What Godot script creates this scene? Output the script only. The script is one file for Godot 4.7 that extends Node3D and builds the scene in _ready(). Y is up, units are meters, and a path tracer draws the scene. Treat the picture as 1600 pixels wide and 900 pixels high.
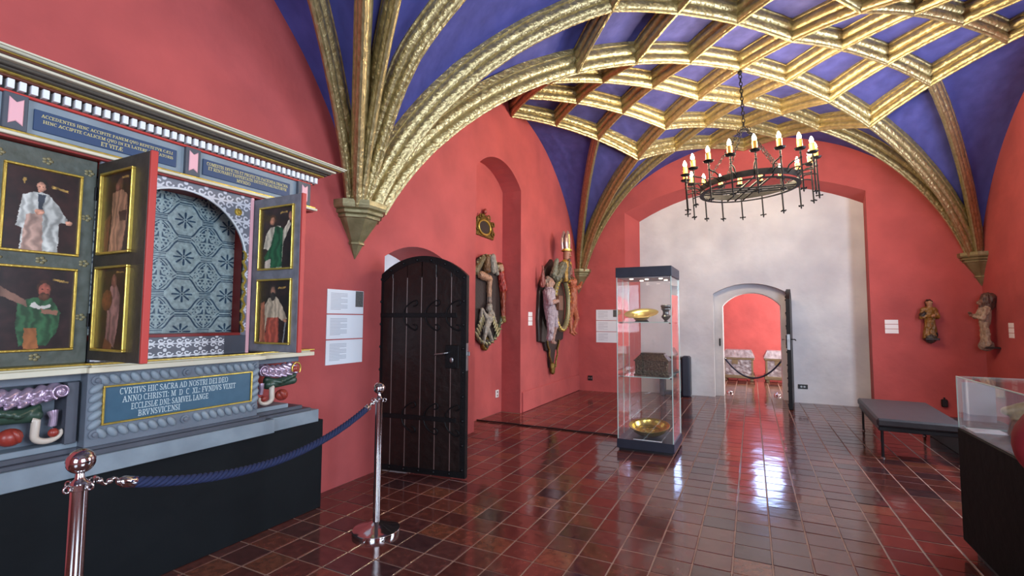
extends Node3D
# A vaulted red museum hall: coffered gold ribs on blue, an altar cabinet, epitaphs, showcases, a candle chandelier.
# x runs across the hall, -z into it, y up; metres. The camera stands at x = 0, z = 0.

var M := {}
var taken := {}
var rng := RandomNumberGenerator.new()
var relief_noise := FastNoiseLite.new()

const LEFT := -3.36      # left wall face
const RIGHT := 3.24      # right wall face
const FAR := -10.02      # red end wall face
const WHITE := -10.42    # white end wall face, inside the arched recess
const CELL := 0.549      # half a coffer in plan
const MIDX := -0.063     # middle of the far bay
const MIDZ := -6.72
const ARCH := 3.28       # radius of the rib soffit
const CROWN := 4.71      # rib soffit at the crown

# ---------------------------------------------------------------- mesh builder
class MB:
	var v := PackedVector3Array()
	var n := PackedVector3Array()
	var uv := PackedVector2Array()
	var c := PackedColorArray()
	var ix := PackedInt32Array()
	var tint := Color(1, 1, 1)

	func vert(p: Vector3, nn: Vector3, t := Vector2.ZERO) -> int:
		v.append(p); n.append(nn); uv.append(t); c.append(tint)
		return v.size() - 1

	func tri(a: Vector3, b: Vector3, d: Vector3) -> void:
		var nn := (b - a).cross(d - a).normalized()
		var i := vert(a, nn); vert(b, nn); vert(d, nn)
		ix.append_array(PackedInt32Array([i, i + 2, i + 1]))

	# corners run counter-clockwise seen from outside
	func quad(a: Vector3, b: Vector3, d: Vector3, e: Vector3) -> void:
		var nn := (d - a).cross(e - b).normalized()
		var i := vert(a, nn, Vector2(0, 1)); vert(b, nn, Vector2(1, 1)); vert(d, nn, Vector2(1, 0)); vert(e, nn, Vector2(0, 0))
		ix.append_array(PackedInt32Array([i, i + 2, i + 1, i, i + 3, i + 2]))

	func box(lo: Vector3, hi: Vector3, bevel := 0.0, xf := Transform3D.IDENTITY) -> void:
		var mid := (lo + hi) / 2.0
		var h := (hi - lo).abs() / 2.0
		var b: float = min(bevel, min(h.x, min(h.y, h.z)) * 0.45)
		for axis in 3:
			for sg in [-1.0, 1.0]:
				var w := Vector3.ZERO; w[axis] = sg
				var p := Vector3.ZERO; p[(axis + 1) % 3] = 1.0
				var q := Vector3.ZERO; q[(axis + 2) % 3] = 1.0
				var cc := mid + w * h[axis]
				var hp := p * (h[(axis + 1) % 3] - b)
				var hq := q * (h[(axis + 2) % 3] - b)
				if sg > 0: quad(xf * (cc - hp - hq), xf * (cc + hp - hq), xf * (cc + hp + hq), xf * (cc - hp + hq))
				else: quad(xf * (cc - hp - hq), xf * (cc - hp + hq), xf * (cc + hp + hq), xf * (cc + hp - hq))
		if b <= 0.0: return
		for axis in 3:
			var a1 := (axis + 1) % 3
			var a2 := (axis + 2) % 3
			for s1 in [-1.0, 1.0]:
				for s2 in [-1.0, 1.0]:
					var e := Vector3.ZERO; e[axis] = h[axis] - b
					var f1 := Vector3.ZERO; f1[a1] = s1 * h[a1]; f1[a2] = s2 * (h[a2] - b)
					var f2 := Vector3.ZERO; f2[a1] = s1 * (h[a1] - b); f2[a2] = s2 * h[a2]
					if s1 * s2 > 0: quad(xf * (mid + f1 - e), xf * (mid + f2 - e), xf * (mid + f2 + e), xf * (mid + f1 + e))
					else: quad(xf * (mid + f2 - e), xf * (mid + f1 - e), xf * (mid + f1 + e), xf * (mid + f2 + e))
		for sx in [-1.0, 1.0]:
			for sy in [-1.0, 1.0]:
				for sz in [-1.0, 1.0]:
					var a := mid + Vector3(sx * h.x, sy * (h.y - b), sz * (h.z - b))
					var d := mid + Vector3(sx * (h.x - b), sy * h.y, sz * (h.z - b))
					var e := mid + Vector3(sx * (h.x - b), sy * (h.y - b), sz * h.z)
					if sx * sy * sz > 0: tri(xf * a, xf * d, xf * e)
					else: tri(xf * a, xf * e, xf * d)

	# rows of points; smooth normals; col x row points outwards
	func grid(rows: Array, wrap_col := false, wrap_row := false, flip := false) -> void:
		var nr := rows.size()
		var nc: int = rows[0].size()
		var i0 := v.size()
		for i in nr:
			for j in nc:
				var jp := (j + 1) % nc if wrap_col else mini(j + 1, nc - 1)
				var jm := (j + nc - 1) % nc if wrap_col else maxi(j - 1, 0)
				var ip := (i + 1) % nr if wrap_row else mini(i + 1, nr - 1)
				var im := (i + nr - 1) % nr if wrap_row else maxi(i - 1, 0)
				var dc: Vector3 = rows[i][jp] - rows[i][jm]
				var dr: Vector3 = rows[ip][j] - rows[im][j]
				if dc.length_squared() < 1e-12:
					dc = rows[ip if i == 0 else im][jp] - rows[ip if i == 0 else im][jm]
				var nn := dc.cross(dr).normalized()
				vert(rows[i][j], -nn if flip else nn, Vector2(float(j) / max(1, nc - 1), float(i) / max(1, nr - 1)))
		for i in (nr if wrap_row else nr - 1):
			for j in (nc if wrap_col else nc - 1):
				var a := i0 + i * nc + j
				var b := i0 + i * nc + (j + 1) % nc
				var d := i0 + ((i + 1) % nr) * nc + (j + 1) % nc
				var e := i0 + ((i + 1) % nr) * nc + j
				if flip: ix.append_array(PackedInt32Array([a, b, d, a, d, e]))
				else: ix.append_array(PackedInt32Array([a, d, b, a, e, d]))

	# splits a 2D outline where it turns sharply, so that each run keeps smooth normals; returns runs of points
	static func runs(pts: Array, closed: bool, limit := 0.7) -> Array:
		var out := []
		var cur := []
		var m := pts.size()
		if closed:
			var start := 0
			for k in m:
				var d1: Vector2 = (pts[k] - pts[(k + m - 1) % m]).normalized()
				var d2: Vector2 = (pts[(k + 1) % m] - pts[k]).normalized()
				if d1.dot(d2) < limit: start = k; break
			var re := []
			for k in m + 1: re.append(pts[(start + k) % m])
			pts = re
			m += 1
		for k in m:
			cur.append(pts[k])
			if k > 0 and k < m - 1:
				var d1: Vector2 = (pts[k] - pts[k - 1]).normalized()
				var d2: Vector2 = (pts[k + 1] - pts[k]).normalized()
				if d1.dot(d2) < limit:
					out.append(cur); cur = [pts[k]]
		out.append(cur)
		return out

	# profile (r, y) turned about the y axis of xf; from bottom to top
	func lathe(profile: Array, segs: int, xf := Transform3D.IDENTITY, flat := false) -> void:
		for run in runs(profile, false):
			if flat:
				for j in segs:
					var a0 := TAU * j / segs
					var a1 := TAU * (j + 1) / segs
					for k in run.size() - 1:
						var p: Vector2 = run[k]
						var q: Vector2 = run[k + 1]
						quad(xf * Vector3(p.x * sin(a0), p.y, p.x * cos(a0)), xf * Vector3(p.x * sin(a1), p.y, p.x * cos(a1)), xf * Vector3(q.x * sin(a1), q.y, q.x * cos(a1)), xf * Vector3(q.x * sin(a0), q.y, q.x * cos(a0)))
				continue
			var rows := []
			for p in run:
				var row := PackedVector3Array()
				for j in segs + 1:
					var a := TAU * j / segs
					row.append(xf * Vector3(p.x * sin(a), p.y, p.x * cos(a)))
				rows.append(row)
			grid(rows)

	# closed outline (counter-clockwise, in right/up) carried along a path of transforms (x right, y up, z backwards along the path)
	func sweep(frames: Array, outline: Array, wobble: FastNoiseLite = null, amount := 0.0, caps := true) -> void:
		for run in runs(outline, true):
			var rows := []
			for f in frames:
				var row := PackedVector3Array()
				for p in run:
					var w: Vector3 = f * Vector3(p.x, p.y, 0)
					if wobble: w += f.basis.x * wobble.get_noise_3dv(w * 100.0) * amount + f.basis.y * wobble.get_noise_3dv(w * 100.0 + Vector3(77, 5, 31)) * amount
					row.append(w)
				rows.append(row)
			grid(rows, false, false, true)
		if caps:
			var poly := PackedVector2Array(outline)
			var t := Geometry2D.triangulate_polygon(poly)
			for k in range(0, t.size(), 3):
				for e in [0, frames.size() - 1]:
					var a: Vector3 = frames[e] * Vector3(poly[t[k]].x, poly[t[k]].y, 0)
					var b: Vector3 = frames[e] * Vector3(poly[t[k + 1]].x, poly[t[k + 1]].y, 0)
					var d: Vector3 = frames[e] * Vector3(poly[t[k + 2]].x, poly[t[k + 2]].y, 0)
					if e == 0: tri(a, b, d)
					else: tri(a, d, b)

	func tube(path: Array, radius, segs := 8, closed := false) -> void:
		var m := path.size()
		var side := Vector3.ZERO
		var rows := []
		for k in m:
			var t: Vector3
			if closed: t = path[(k + 1) % m] - path[(k + m - 1) % m]
			else: t = path[mini(k + 1, m - 1)] - path[maxi(k - 1, 0)]
			t = t.normalized()
			if k == 0:
				side = t.cross(Vector3.UP if absf(t.y) < 0.9 else Vector3.RIGHT).normalized()
			else:
				side = (side - t * side.dot(t)).normalized()
			var up := side.cross(t)
			var r: float = radius[k] if radius is Array else radius
			var row := PackedVector3Array()
			for j in segs:
				var a := TAU * j / segs
				row.append(path[k] + (side * cos(a) + up * sin(a)) * r)
			rows.append(row)
		grid(rows, true, closed, true)
		if not closed:
			for e in [0, m - 1]:
				var cc: Vector3 = path[e]
				for j in segs:
					if e == 0: tri(cc, rows[e][j], rows[e][(j + 1) % segs])
					else: tri(cc, rows[e][(j + 1) % segs], rows[e][j])

	func ball(at: Vector3, r: Vector3, basis := Basis.IDENTITY, segs := 12, rings := 8) -> void:
		var rows := []
		for i in rings + 1:
			var th := PI * i / rings
			var row := PackedVector3Array()
			for j in segs + 1:
				var a := TAU * j / segs
				row.append(at + basis * (Vector3(sin(th) * sin(a), -cos(th), sin(th) * cos(a)) * r))
			rows.append(row)
		grid(rows)

	# a flat outline given a thickness; xf maps its x, y to the face and z to the depth, the face at z = 0, the back at z = -depth
	func prism(outline: PackedVector2Array, depth: float, xf := Transform3D.IDENTITY, back := PackedVector2Array(), chamfer := 0.0) -> void:
		var poly := outline.duplicate()
		var rear := back.duplicate() if back.size() else outline.duplicate()
		var area := 0.0
		for k in poly.size(): area += poly[k].cross(poly[(k + 1) % poly.size()])
		if area < 0:
			poly.reverse(); rear.reverse()
		var lo := poly[0]
		var hi := poly[0]
		for p in poly:
			lo = lo.min(p); hi = hi.max(p)
		var span := (hi - lo).max(Vector2(1e-6, 1e-6))
		var face := poly
		if chamfer > 0.0:
			var sh := Geometry2D.offset_polygon(poly, -chamfer, Geometry2D.JOIN_MITER)
			if sh.size() == 1 and sh[0].size() == poly.size():
				var best := 0
				for k in poly.size():
					if sh[0][k].distance_to(poly[0]) < sh[0][best].distance_to(poly[0]): best = k
				face = PackedVector2Array()
				for k in poly.size(): face.append(sh[0][(best + k) % poly.size()])
				var a2 := 0.0
				for k in face.size(): a2 += face[k].cross(face[(k + 1) % face.size()])
				if a2 < 0: face = poly
		for layer in 2:
			var src := face if layer == 0 else rear
			var t := Geometry2D.triangulate_polygon(src)
			var nn := (xf.basis * Vector3(0, 0, 1 if layer == 0 else -1)).normalized()
			var i0 := v.size()
			for p in src:
				vert(xf * Vector3(p.x, p.y, 0.0 if layer == 0 else -depth), nn, Vector2((p.x - lo.x) / span.x, 1.0 - (p.y - lo.y) / span.y))
			for k in range(0, t.size(), 3):
				var pa := src[t[k]]
				var ccw := (src[t[k + 1]] - pa).cross(src[t[k + 2]] - pa) > 0
				if ccw == (layer == 0): ix.append_array(PackedInt32Array([i0 + t[k], i0 + t[k + 2], i0 + t[k + 1]]))
				else: ix.append_array(PackedInt32Array([i0 + t[k], i0 + t[k + 1], i0 + t[k + 2]]))
		var m := poly.size()
		for k in m:
			var j := (k + 1) % m
			var fz := 0.0
			if face != poly:
				fz = -chamfer
				quad(xf * Vector3(poly[k].x, poly[k].y, fz), xf * Vector3(poly[j].x, poly[j].y, fz), xf * Vector3(face[j].x, face[j].y, 0), xf * Vector3(face[k].x, face[k].y, 0))
			quad(xf * Vector3(rear[k].x, rear[k].y, -depth), xf * Vector3(rear[j].x, rear[j].y, -depth), xf * Vector3(poly[j].x, poly[j].y, fz), xf * Vector3(poly[k].x, poly[k].y, fz))

	func mesh(shift: Vector3, mat: Material) -> ArrayMesh:
		var a := []
		a.resize(Mesh.ARRAY_MAX)
		var w := v
		if shift != Vector3.ZERO:
			w = PackedVector3Array()
			w.resize(v.size())
			for k in v.size(): w[k] = v[k] + shift
		a[Mesh.ARRAY_VERTEX] = w
		a[Mesh.ARRAY_NORMAL] = n
		a[Mesh.ARRAY_TEX_UV] = uv
		a[Mesh.ARRAY_COLOR] = c
		a[Mesh.ARRAY_INDEX] = ix
		var m := ArrayMesh.new()
		m.add_surface_from_arrays(Mesh.PRIMITIVE_TRIANGLES, a)
		m.surface_set_material(0, mat)
		return m

# ---------------------------------------------------------------- scene tree helpers
func numbered(called: String) -> String:
	if not taken.has(called):
		taken[called] = 0
		return called
	taken[called] += 1
	return "%s_%03d" % [called, taken[called]]

func thing(called: String, label: String, category: String, at := Vector3.ZERO, group := "") -> Node3D:
	var o := Node3D.new()
	o.name = numbered(called)
	add_child(o)
	o.position = at
	o.set_meta("label", label)
	o.set_meta("category", category)
	if group: o.set_meta("group", group)
	return o

func setting(called: String, at := Vector3.ZERO) -> Node3D:
	var o := Node3D.new()
	o.name = called
	add_child(o)
	o.position = at
	o.set_meta("kind", "structure")
	return o

func away(n: Node) -> Vector3:
	var p := Vector3.ZERO
	while n != self and n != null:
		p += n.position
		n = n.get_parent()
	return p

# a mesh built in hall coordinates becomes a part of its parent
func part(called: String, mb: MB, mat: Material, parent: Node, label := "") -> MeshInstance3D:
	var o := MeshInstance3D.new()
	o.name = called
	o.mesh = mb.mesh(-away(parent), mat)
	parent.add_child(o, true)
	if label: o.set_meta("label", label)
	return o

func single(called: String, mb: MB, mat: Material, label: String, category: String, at: Vector3, group := "") -> MeshInstance3D:
	var o := MeshInstance3D.new()
	o.name = numbered(called)
	o.mesh = mb.mesh(-at, mat)
	add_child(o)
	o.position = at
	o.set_meta("label", label)
	o.set_meta("category", category)
	if group: o.set_meta("group", group)
	return o

func struct_part(called: String, mb: MB, mat: Material) -> MeshInstance3D:
	var o := MeshInstance3D.new()
	o.name = called
	o.mesh = mb.mesh(Vector3.ZERO, mat)
	add_child(o)
	o.set_meta("kind", "structure")
	return o

func boxed(lo: Vector3, hi: Vector3, bevel := 0.004) -> MB:
	var mb := MB.new()
	mb.box(lo.min(hi), lo.max(hi), bevel)
	return mb

# a half-round or segmental arch between two springing points, as points from a to b (rise upwards)
func arch_points(x0: float, x1: float, spring: float, rise: float, steps := 14) -> PackedVector2Array:
	var half := absf(x1 - x0) / 2.0
	var r := (half * half + rise * rise) / (2.0 * rise)
	var cy := spring + rise - r
	var a0 := asin(clampf(half / r, -1.0, 1.0))
	if rise > half: a0 = PI - a0
	var out := PackedVector2Array()
	for k in steps + 1:
		var a := lerpf(-a0, a0, float(k) / steps)
		out.append(Vector2((x0 + x1) / 2.0 + sin(a) * r * signf(x1 - x0), cy + cos(a) * r))
	return out

# ---------------------------------------------------------------- rounded bodies: capsules joined by a smooth minimum, meshed as surface nets
# bones: [from, to, radius at from, radius at to, linear colour, optional flattening as a Vector3 of scales about the bone]
func body(bones: Array, k: float, cell: float, folds := 0.0) -> MB:
	var lo := Vector3(1e9, 1e9, 1e9)
	var hi := -lo
	for b in bones:
		var r: float = max(b[2], b[3]) + k + 2.5 * cell
		lo = lo.min(b[0].min(b[1]) - Vector3.ONE * r)
		hi = hi.max(b[0].max(b[1]) + Vector3.ONE * r)
	var dim := Vector3i(((hi - lo) / cell).ceil()) + Vector3i.ONE
	var nx := dim.x
	var nxy := dim.x * dim.y
	var field := PackedFloat32Array(); field.resize(nxy * dim.z); field.fill(1e3)
	var near := PackedFloat32Array(); near.resize(nxy * dim.z); near.fill(1e3)
	var who := PackedInt32Array(); who.resize(nxy * dim.z)
	for bi in bones.size():
		var b: Array = bones[bi]
		var a: Vector3 = b[0]
		var ba: Vector3 = b[1] - b[0]
		var ra: float = b[2]
		var rb: float = b[3]
		var sq: Vector3 = b[5] if b.size() > 5 else Vector3.ONE
		var ll: float = max((ba * sq).length_squared(), 1e-9)
		var reach: float = max(ra, rb) * max(1.0 / sq.x, max(1.0 / sq.y, 1.0 / sq.z)) + k + 2.0 * cell
		var c0 := Vector3i(((b[0].min(b[1]) - Vector3.ONE * reach - lo) / cell).floor()).clamp(Vector3i.ZERO, dim - Vector3i.ONE)
		var c1 := Vector3i(((b[0].max(b[1]) + Vector3.ONE * reach - lo) / cell).ceil()).clamp(Vector3i.ZERO, dim - Vector3i.ONE)
		var bs := ba * sq
		for z in range(c0.z, c1.z + 1):
			for y in range(c0.y, c1.y + 1):
				var row := z * nxy + y * nx
				for x in range(c0.x, c1.x + 1):
					var p := (lo + Vector3(x, y, z) * cell - a) * sq
					var h := clampf(p.dot(bs) / ll, 0.0, 1.0)
					var d := (p - bs * h).length() - lerpf(ra, rb, h)
					var i := row + x
					var f := field[i]
					if f > 900.0: field[i] = d
					else:
						var m := maxf(k - absf(f - d), 0.0) / k
						field[i] = minf(f, d) - m * m * k * 0.25
					if d < near[i]:
						near[i] = d
						who[i] = bi
	if folds > 0.0:
		for z in dim.z:
			for y in dim.y:
				for x in nx:
					var i := z * nxy + y * nx + x
					if absf(field[i]) < 4.0 * cell:
						var p := lo + Vector3(x, y, z) * cell
						field[i] += relief_noise.get_noise_3d((p.x) * 420.0, p.y * 170.0, (p.z) * 420.0) * folds
	var mb := MB.new()
	var id := {}
	var step := [1, nx, nxy]
	for z in dim.z - 1:
		for y in dim.y - 1:
			for x in dim.x - 1:
				var i := z * nxy + y * nx + x
				var f0 := field[i]
				if absf(f0) > 4.0 * cell and f0 < 900.0: continue
				var neg := 0
				for q in 8:
					if field[i + (q & 1) + ((q >> 1) & 1) * nx + (q >> 2) * nxy] < 0.0: neg += 1
				if neg == 0 or neg == 8: continue
				var sum := Vector3.ZERO
				var cnt := 0
				for e in 12:
					var ax := e / 4
					var o1 := (e & 1)
					var o2 := (e >> 1) & 1
					var base := Vector3i.ZERO
					base[(ax + 1) % 3] = o1
					base[(ax + 2) % 3] = o2
					var ia := i + base.x + base.y * nx + base.z * nxy
					var fa := field[ia]
					var fb := field[ia + step[ax]]
					if (fa < 0.0) == (fb < 0.0): continue
					var pp := Vector3(base)
					pp[ax] += fa / (fa - fb)
					sum += pp
					cnt += 1
				var g := Vector3(field[i + 1] - f0, field[i + nx] - f0, field[i + nxy] - f0) + Vector3(field[i + 1 + nx + nxy] - field[i + nx + nxy], field[i + 1 + nx + nxy] - field[i + 1 + nxy], field[i + 1 + nx + nxy] - field[i + 1 + nx])
				mb.tint = bones[who[i]][4]
				id[i] = mb.vert(lo + (Vector3(x, y, z) + sum / cnt) * cell, g.normalized())
	for i in id:
		for ax in 3:
			var s1: int = step[(ax + 1) % 3]
			var s2: int = step[(ax + 2) % 3]
			var fa := field[i]
			var fb := field[i + step[ax]]
			if (fa < 0.0) == (fb < 0.0): continue
			if not (id.has(i - s1) and id.has(i - s2) and id.has(i - s1 - s2)): continue
			var q := [id[i], id[i - s1], id[i - s1 - s2], id[i - s2]]
			if fa < 0.0: mb.ix.append_array(PackedInt32Array([q[0], q[2], q[1], q[0], q[3], q[2]]))
			else: mb.ix.append_array(PackedInt32Array([q[0], q[1], q[2], q[0], q[2], q[3]]))
	return mb

# ---------------------------------------------------------------- textures and materials
func noise_image(freq: float, octaves: int, seed: int, size := 256) -> Image:
	var f := FastNoiseLite.new()
	f.seed = seed
	f.frequency = freq
	f.fractal_octaves = octaves
	f.noise_type = FastNoiseLite.TYPE_SIMPLEX_SMOOTH
	return f.get_seamless_image(size, size)

func tex(img: Image) -> ImageTexture:
	img.generate_mipmaps()
	return ImageTexture.create_from_image(img)

# grain: an albedo texture that runs between two factors
func grain(freq: float, octaves: int, seed: int, dark: Color, light: Color, size := 256) -> ImageTexture:
	var src := noise_image(freq, octaves, seed, size)
	var out := Image.create(size, size, false, Image.FORMAT_RGB8)
	for y in size:
		for x in size:
			out.set_pixel(x, y, dark.lerp(light, src.get_pixel(x, y).r))
	return tex(out)

func bumps(freq: float, octaves: int, seed: int, strength: float, size := 256) -> ImageTexture:
	var src := noise_image(freq, octaves, seed, size)
	src.convert(Image.FORMAT_RGB8)
	src.bump_map_to_normal_map(strength)
	return tex(src)

func mat(color: Color, rough := 0.6, metal := 0.0) -> StandardMaterial3D:
	var m := StandardMaterial3D.new()
	m.albedo_color = color
	m.roughness = rough
	m.metallic = metal
	return m

func textured(m: StandardMaterial3D, albedo: Texture2D, normal: Texture2D, scale: float, depth := 1.0) -> StandardMaterial3D:
	m.uv1_triplanar = true
	m.uv1_world_triplanar = true
	m.uv1_scale = Vector3.ONE * scale
	if albedo: m.albedo_texture = albedo
	if normal:
		m.normal_enabled = true
		m.normal_texture = normal
		m.normal_scale = depth
	return m

func tinted(m: StandardMaterial3D) -> StandardMaterial3D:
	m.vertex_color_use_as_albedo = true
	return m

func printed(img: Image, rough := 0.5) -> StandardMaterial3D:
	var m := StandardMaterial3D.new()
	m.albedo_texture = tex(img)
	m.roughness = rough
	return m

func glass(alpha := 0.06, tint := Color(0.85, 0.95, 0.92)) -> StandardMaterial3D:
	var m := mat(Color(tint.r, tint.g, tint.b, alpha), 0.02)
	m.transparency = BaseMaterial3D.TRANSPARENCY_ALPHA
	return m

func make_materials() -> void:
	var soft := grain(0.008, 5, 3, Color(0.86, 0.86, 0.87), Color(1, 1, 1))
	var fine := bumps(0.03, 5, 11, 2.0)
	var lumps := bumps(0.012, 4, 12, 3.0)
	M.red = textured(mat(Color8(186, 84, 82), 0.88), soft, fine, 0.45, 0.35)
	M.white = textured(mat(Color8(216, 217, 222), 0.9), grain(0.010, 5, 5, Color(0.86, 0.85, 0.86), Color(1, 0.99, 0.98)), fine, 0.3, 0.4)
	M.blue = textured(mat(Color8(78, 80, 156), 0.8), grain(0.02, 5, 7, Color(0.74, 0.74, 0.78), Color(1, 1, 1)), lumps, 0.8, 0.9)
	M.gold = textured(mat(Color8(212, 198, 152), 0.38, 0.75), grain(0.035, 4, 21, Color(0.7, 0.67, 0.6), Color(1, 1, 1)), bumps(0.04, 4, 22, 5.0), 1.6, 1.0)
	M.corbel = textured(mat(Color8(160, 152, 116), 0.45, 0.5), grain(0.02, 4, 23, Color(0.7, 0.68, 0.62), Color(1, 1, 1)), fine, 1.2, 0.8)
	M.tile = tinted(textured(mat(Color.WHITE, 0.12), grain(0.03, 5, 31, Color(0.7, 0.7, 0.72), Color(1, 1, 1)), bumps(0.008, 3, 32, 2.0), 1.7, 0.22))
	M.tile.metallic_specular = 0.85
	M.grout = textured(mat(Color8(158, 128, 112), 0.75), soft, fine, 1.5, 0.5)
	M.black = mat(Color8(22, 26, 31), 0.42)
	M.plinth = textured(mat(Color8(15, 20, 24), 0.55), soft, fine, 0.6, 0.15)
	M.plinth.metallic_specular = 0.3
	M.iron = textured(mat(Color8(30, 30, 32), 0.5, 0.6), soft, fine, 4.0, 0.6)
	M.steel = mat(Color8(200, 198, 200), 0.12, 1.0)
	M.steel_dull = mat(Color8(160, 160, 162), 0.35, 1.0)
	M.rope = textured(mat(Color8(22, 36, 76), 0.85), soft, fine, 8.0, 0.8)
	M.rope_far = mat(Color8(24, 30, 58), 0.8)
	M.door = textured(mat(Color8(34, 20, 17), 0.42), grain(0.03, 4, 41, Color(0.6, 0.6, 0.6), Color(1, 1, 1)), fine, 1.2, 0.6)
	M.door_edge = mat(Color8(26, 20, 18), 0.5)
	M.grey = textured(mat(Color8(104, 114, 126), 0.55), soft, fine, 1.5, 0.25)
	M.grey_dark = textured(mat(Color8(76, 80, 90), 0.5), soft, fine, 1.5, 0.25)
	M.grey_light = textured(mat(Color8(132, 146, 156), 0.5), soft, fine, 1.5, 0.2)
	M.green_grey = textured(mat(Color8(92, 98, 92), 0.5), grain(0.02, 4, 43, Color(0.75, 0.75, 0.7), Color(1, 1, 1)), fine, 2.0, 0.3)
	M.wing = textured(mat(Color8(128, 128, 138), 0.5), grain(0.02, 4, 44, Color(0.8, 0.8, 0.8), Color(1, 1, 1)), fine, 2.0, 0.3)
	M.wing_dark = textured(mat(Color8(58, 54, 48), 0.5), grain(0.02, 4, 45, Color(0.8, 0.8, 0.8), Color(1, 1, 1)), fine, 2.0, 0.3)
	M.cream = mat(Color8(206, 200, 178), 0.5)
	M.stone_mould = mat(Color8(168, 166, 148), 0.5)
	M.edge_red = mat(Color8(176, 50, 42), 0.5)
	M.niche_red = mat(Color8(136, 40, 36), 0.5)
	M.brown = mat(Color8(92, 42, 30), 0.5)
	M.umber = textured(mat(Color8(70, 62, 52), 0.6), soft, fine, 3.0, 0.5)
	M.gilt = textured(mat(Color8(232, 200, 98), 0.3, 0.85), soft, fine, 5.0, 0.3)
	M.navy = mat(Color8(38, 62, 98), 0.5)
	M.teal = textured(mat(Color8(52, 88, 110), 0.4), grain(0.02, 4, 46, Color(0.85, 0.9, 0.92), Color(1, 1, 1)), null, 2.0)
	M.gilt_letter = mat(Color8(212, 198, 126), 0.5)
	M.pale_letter = mat(Color8(190, 204, 206), 0.5)
	M.chalk = mat(Color8(222, 226, 230), 0.5)
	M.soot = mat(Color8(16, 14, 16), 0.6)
	M.pink = mat(Color8(224, 168, 176), 0.45)
	M.lilac = mat(Color8(176, 156, 178), 0.25, 0.6)
	M.leaf = mat(Color8(44, 66, 54), 0.35)
	M.fruit = mat(Color8(140, 50, 40), 0.35)
	M.scroll_cream = mat(Color8(190, 178, 164), 0.35)
	M.paper = mat(Color8(222, 226, 232), 0.35)
	M.card = mat(Color8(232, 226, 226), 0.6)
	M.case_dark = textured(mat(Color8(40, 46, 62), 0.45), soft, fine, 2.0, 0.1)
	M.pane = glass(0.02)
	M.glass_edge = mat(Color8(186, 214, 206), 0.15)
	M.brass = textured(mat(Color8(214, 186, 92), 0.25, 0.95), soft, fine, 4.0, 0.3)
	M.brass_pale = mat(Color8(214, 194, 122), 0.3, 0.8)
	M.pewter = mat(Color8(110, 112, 110), 0.3, 0.9)
	M.casket = textured(mat(Color8(122, 104, 82), 0.32, 0.8), grain(0.05, 4, 51, Color(0.35, 0.33, 0.3), Color(1, 1, 1)), bumps(0.05, 4, 52, 6.0), 3.0, 1.0)
	M.chest = textured(mat(Color8(196, 190, 192), 0.35, 0.7), grain(0.02, 4, 53, Color(0.66, 0.62, 0.62), Color(1, 1, 1)), bumps(0.03, 3, 54, 4.0), 1.2, 0.6)
	M.chest_edge = textured(mat(Color8(140, 124, 96), 0.45, 0.6), soft, fine, 3.0, 0.6)
	M.leather = textured(mat(Color8(62, 63, 66), 0.42), soft, fine, 3.0, 0.3)
	M.figure = tinted(textured(mat(Color.WHITE, 0.45), grain(0.03, 4, 61, Color(0.72, 0.7, 0.68), Color(1, 1, 1)), fine, 3.0, 0.5))
	M.gilt_old = textured(mat(Color8(170, 140, 72), 0.4, 0.7), grain(0.04, 4, 62, Color(0.4, 0.36, 0.3), Color(1, 1, 1)), bumps(0.05, 4, 63, 5.0), 3.0, 1.0)
	M.board = textured(mat(Color8(44, 32, 30), 0.5), soft, fine, 3.0, 0.5)
	M.cloth = tinted(textured(mat(Color.WHITE, 0.85), soft, fine, 6.0, 0.5))
	M.candle = mat(Color8(228, 160, 70), 0.5)
	M.bulb = mat(Color8(255, 240, 214), 0.3)
	M.bulb.emission_enabled = true
	M.bulb.emission = Color(1.0, 0.92, 0.78)
	M.bulb.emission_energy_multiplier = 30.0
	M.spot = mat(Color8(255, 250, 240), 0.3)
	M.spot.emission_enabled = true
	M.spot.emission = Color(1.0, 0.95, 0.88)
	M.spot.emission_energy_multiplier = 4.0
	M.plastic_white = mat(Color8(226, 222, 222), 0.4)
	M.plastic_black = mat(Color8(24, 24, 26), 0.4)
	M.frame_white = mat(Color8(220, 220, 216), 0.5)
	M.photo_grey = textured(mat(Color8(128, 126, 124), 0.5), grain(0.06, 4, 91, Color(0.35, 0.34, 0.33), Color(1, 1, 1)), null, 6.0)
	M.counter = textured(mat(Color8(14, 12, 15), 0.7), soft, fine, 1.0, 0.2)
	M.counter.metallic_specular = 0.25
	M.deck = mat(Color8(52, 52, 58), 0.5)
	M.hood = glass(0.06, Color(0.75, 0.78, 0.82))
	M.verdigris = textured(mat(Color8(104, 112, 92), 0.5, 0.3), grain(0.04, 4, 92, Color(0.5, 0.5, 0.5), Color(1, 1, 1)), fine, 3.0, 0.6)
	M.wreath = textured(mat(Color8(186, 178, 140), 0.4, 0.4), grain(0.04, 4, 93, Color(0.55, 0.52, 0.45), Color(1, 1, 1)), fine, 4.0, 0.6)
	M.field = textured(mat(Color8(92, 66, 52), 0.5), grain(0.03, 4, 94, Color(0.4, 0.35, 0.35), Color(1, 1, 1)), fine, 3.0, 0.5)
	M.mitre = textured(mat(Color8(190, 166, 158), 0.3, 0.5), soft, fine, 4.0, 0.6)
	M.bead = mat(Color8(96, 74, 70), 0.35)
	M.flower = mat(Color8(128, 120, 88), 0.5, 0.3)
	M.bookbrown = mat(Color8(106, 66, 46), 0.5)

const CANDLE := 0.50

# ---------------------------------------------------------------- the hall
func soffit(t: float) -> float:
	return CROWN - ARCH + sqrt(maxf(ARCH * ARCH - t * t, 0.0))

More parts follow.
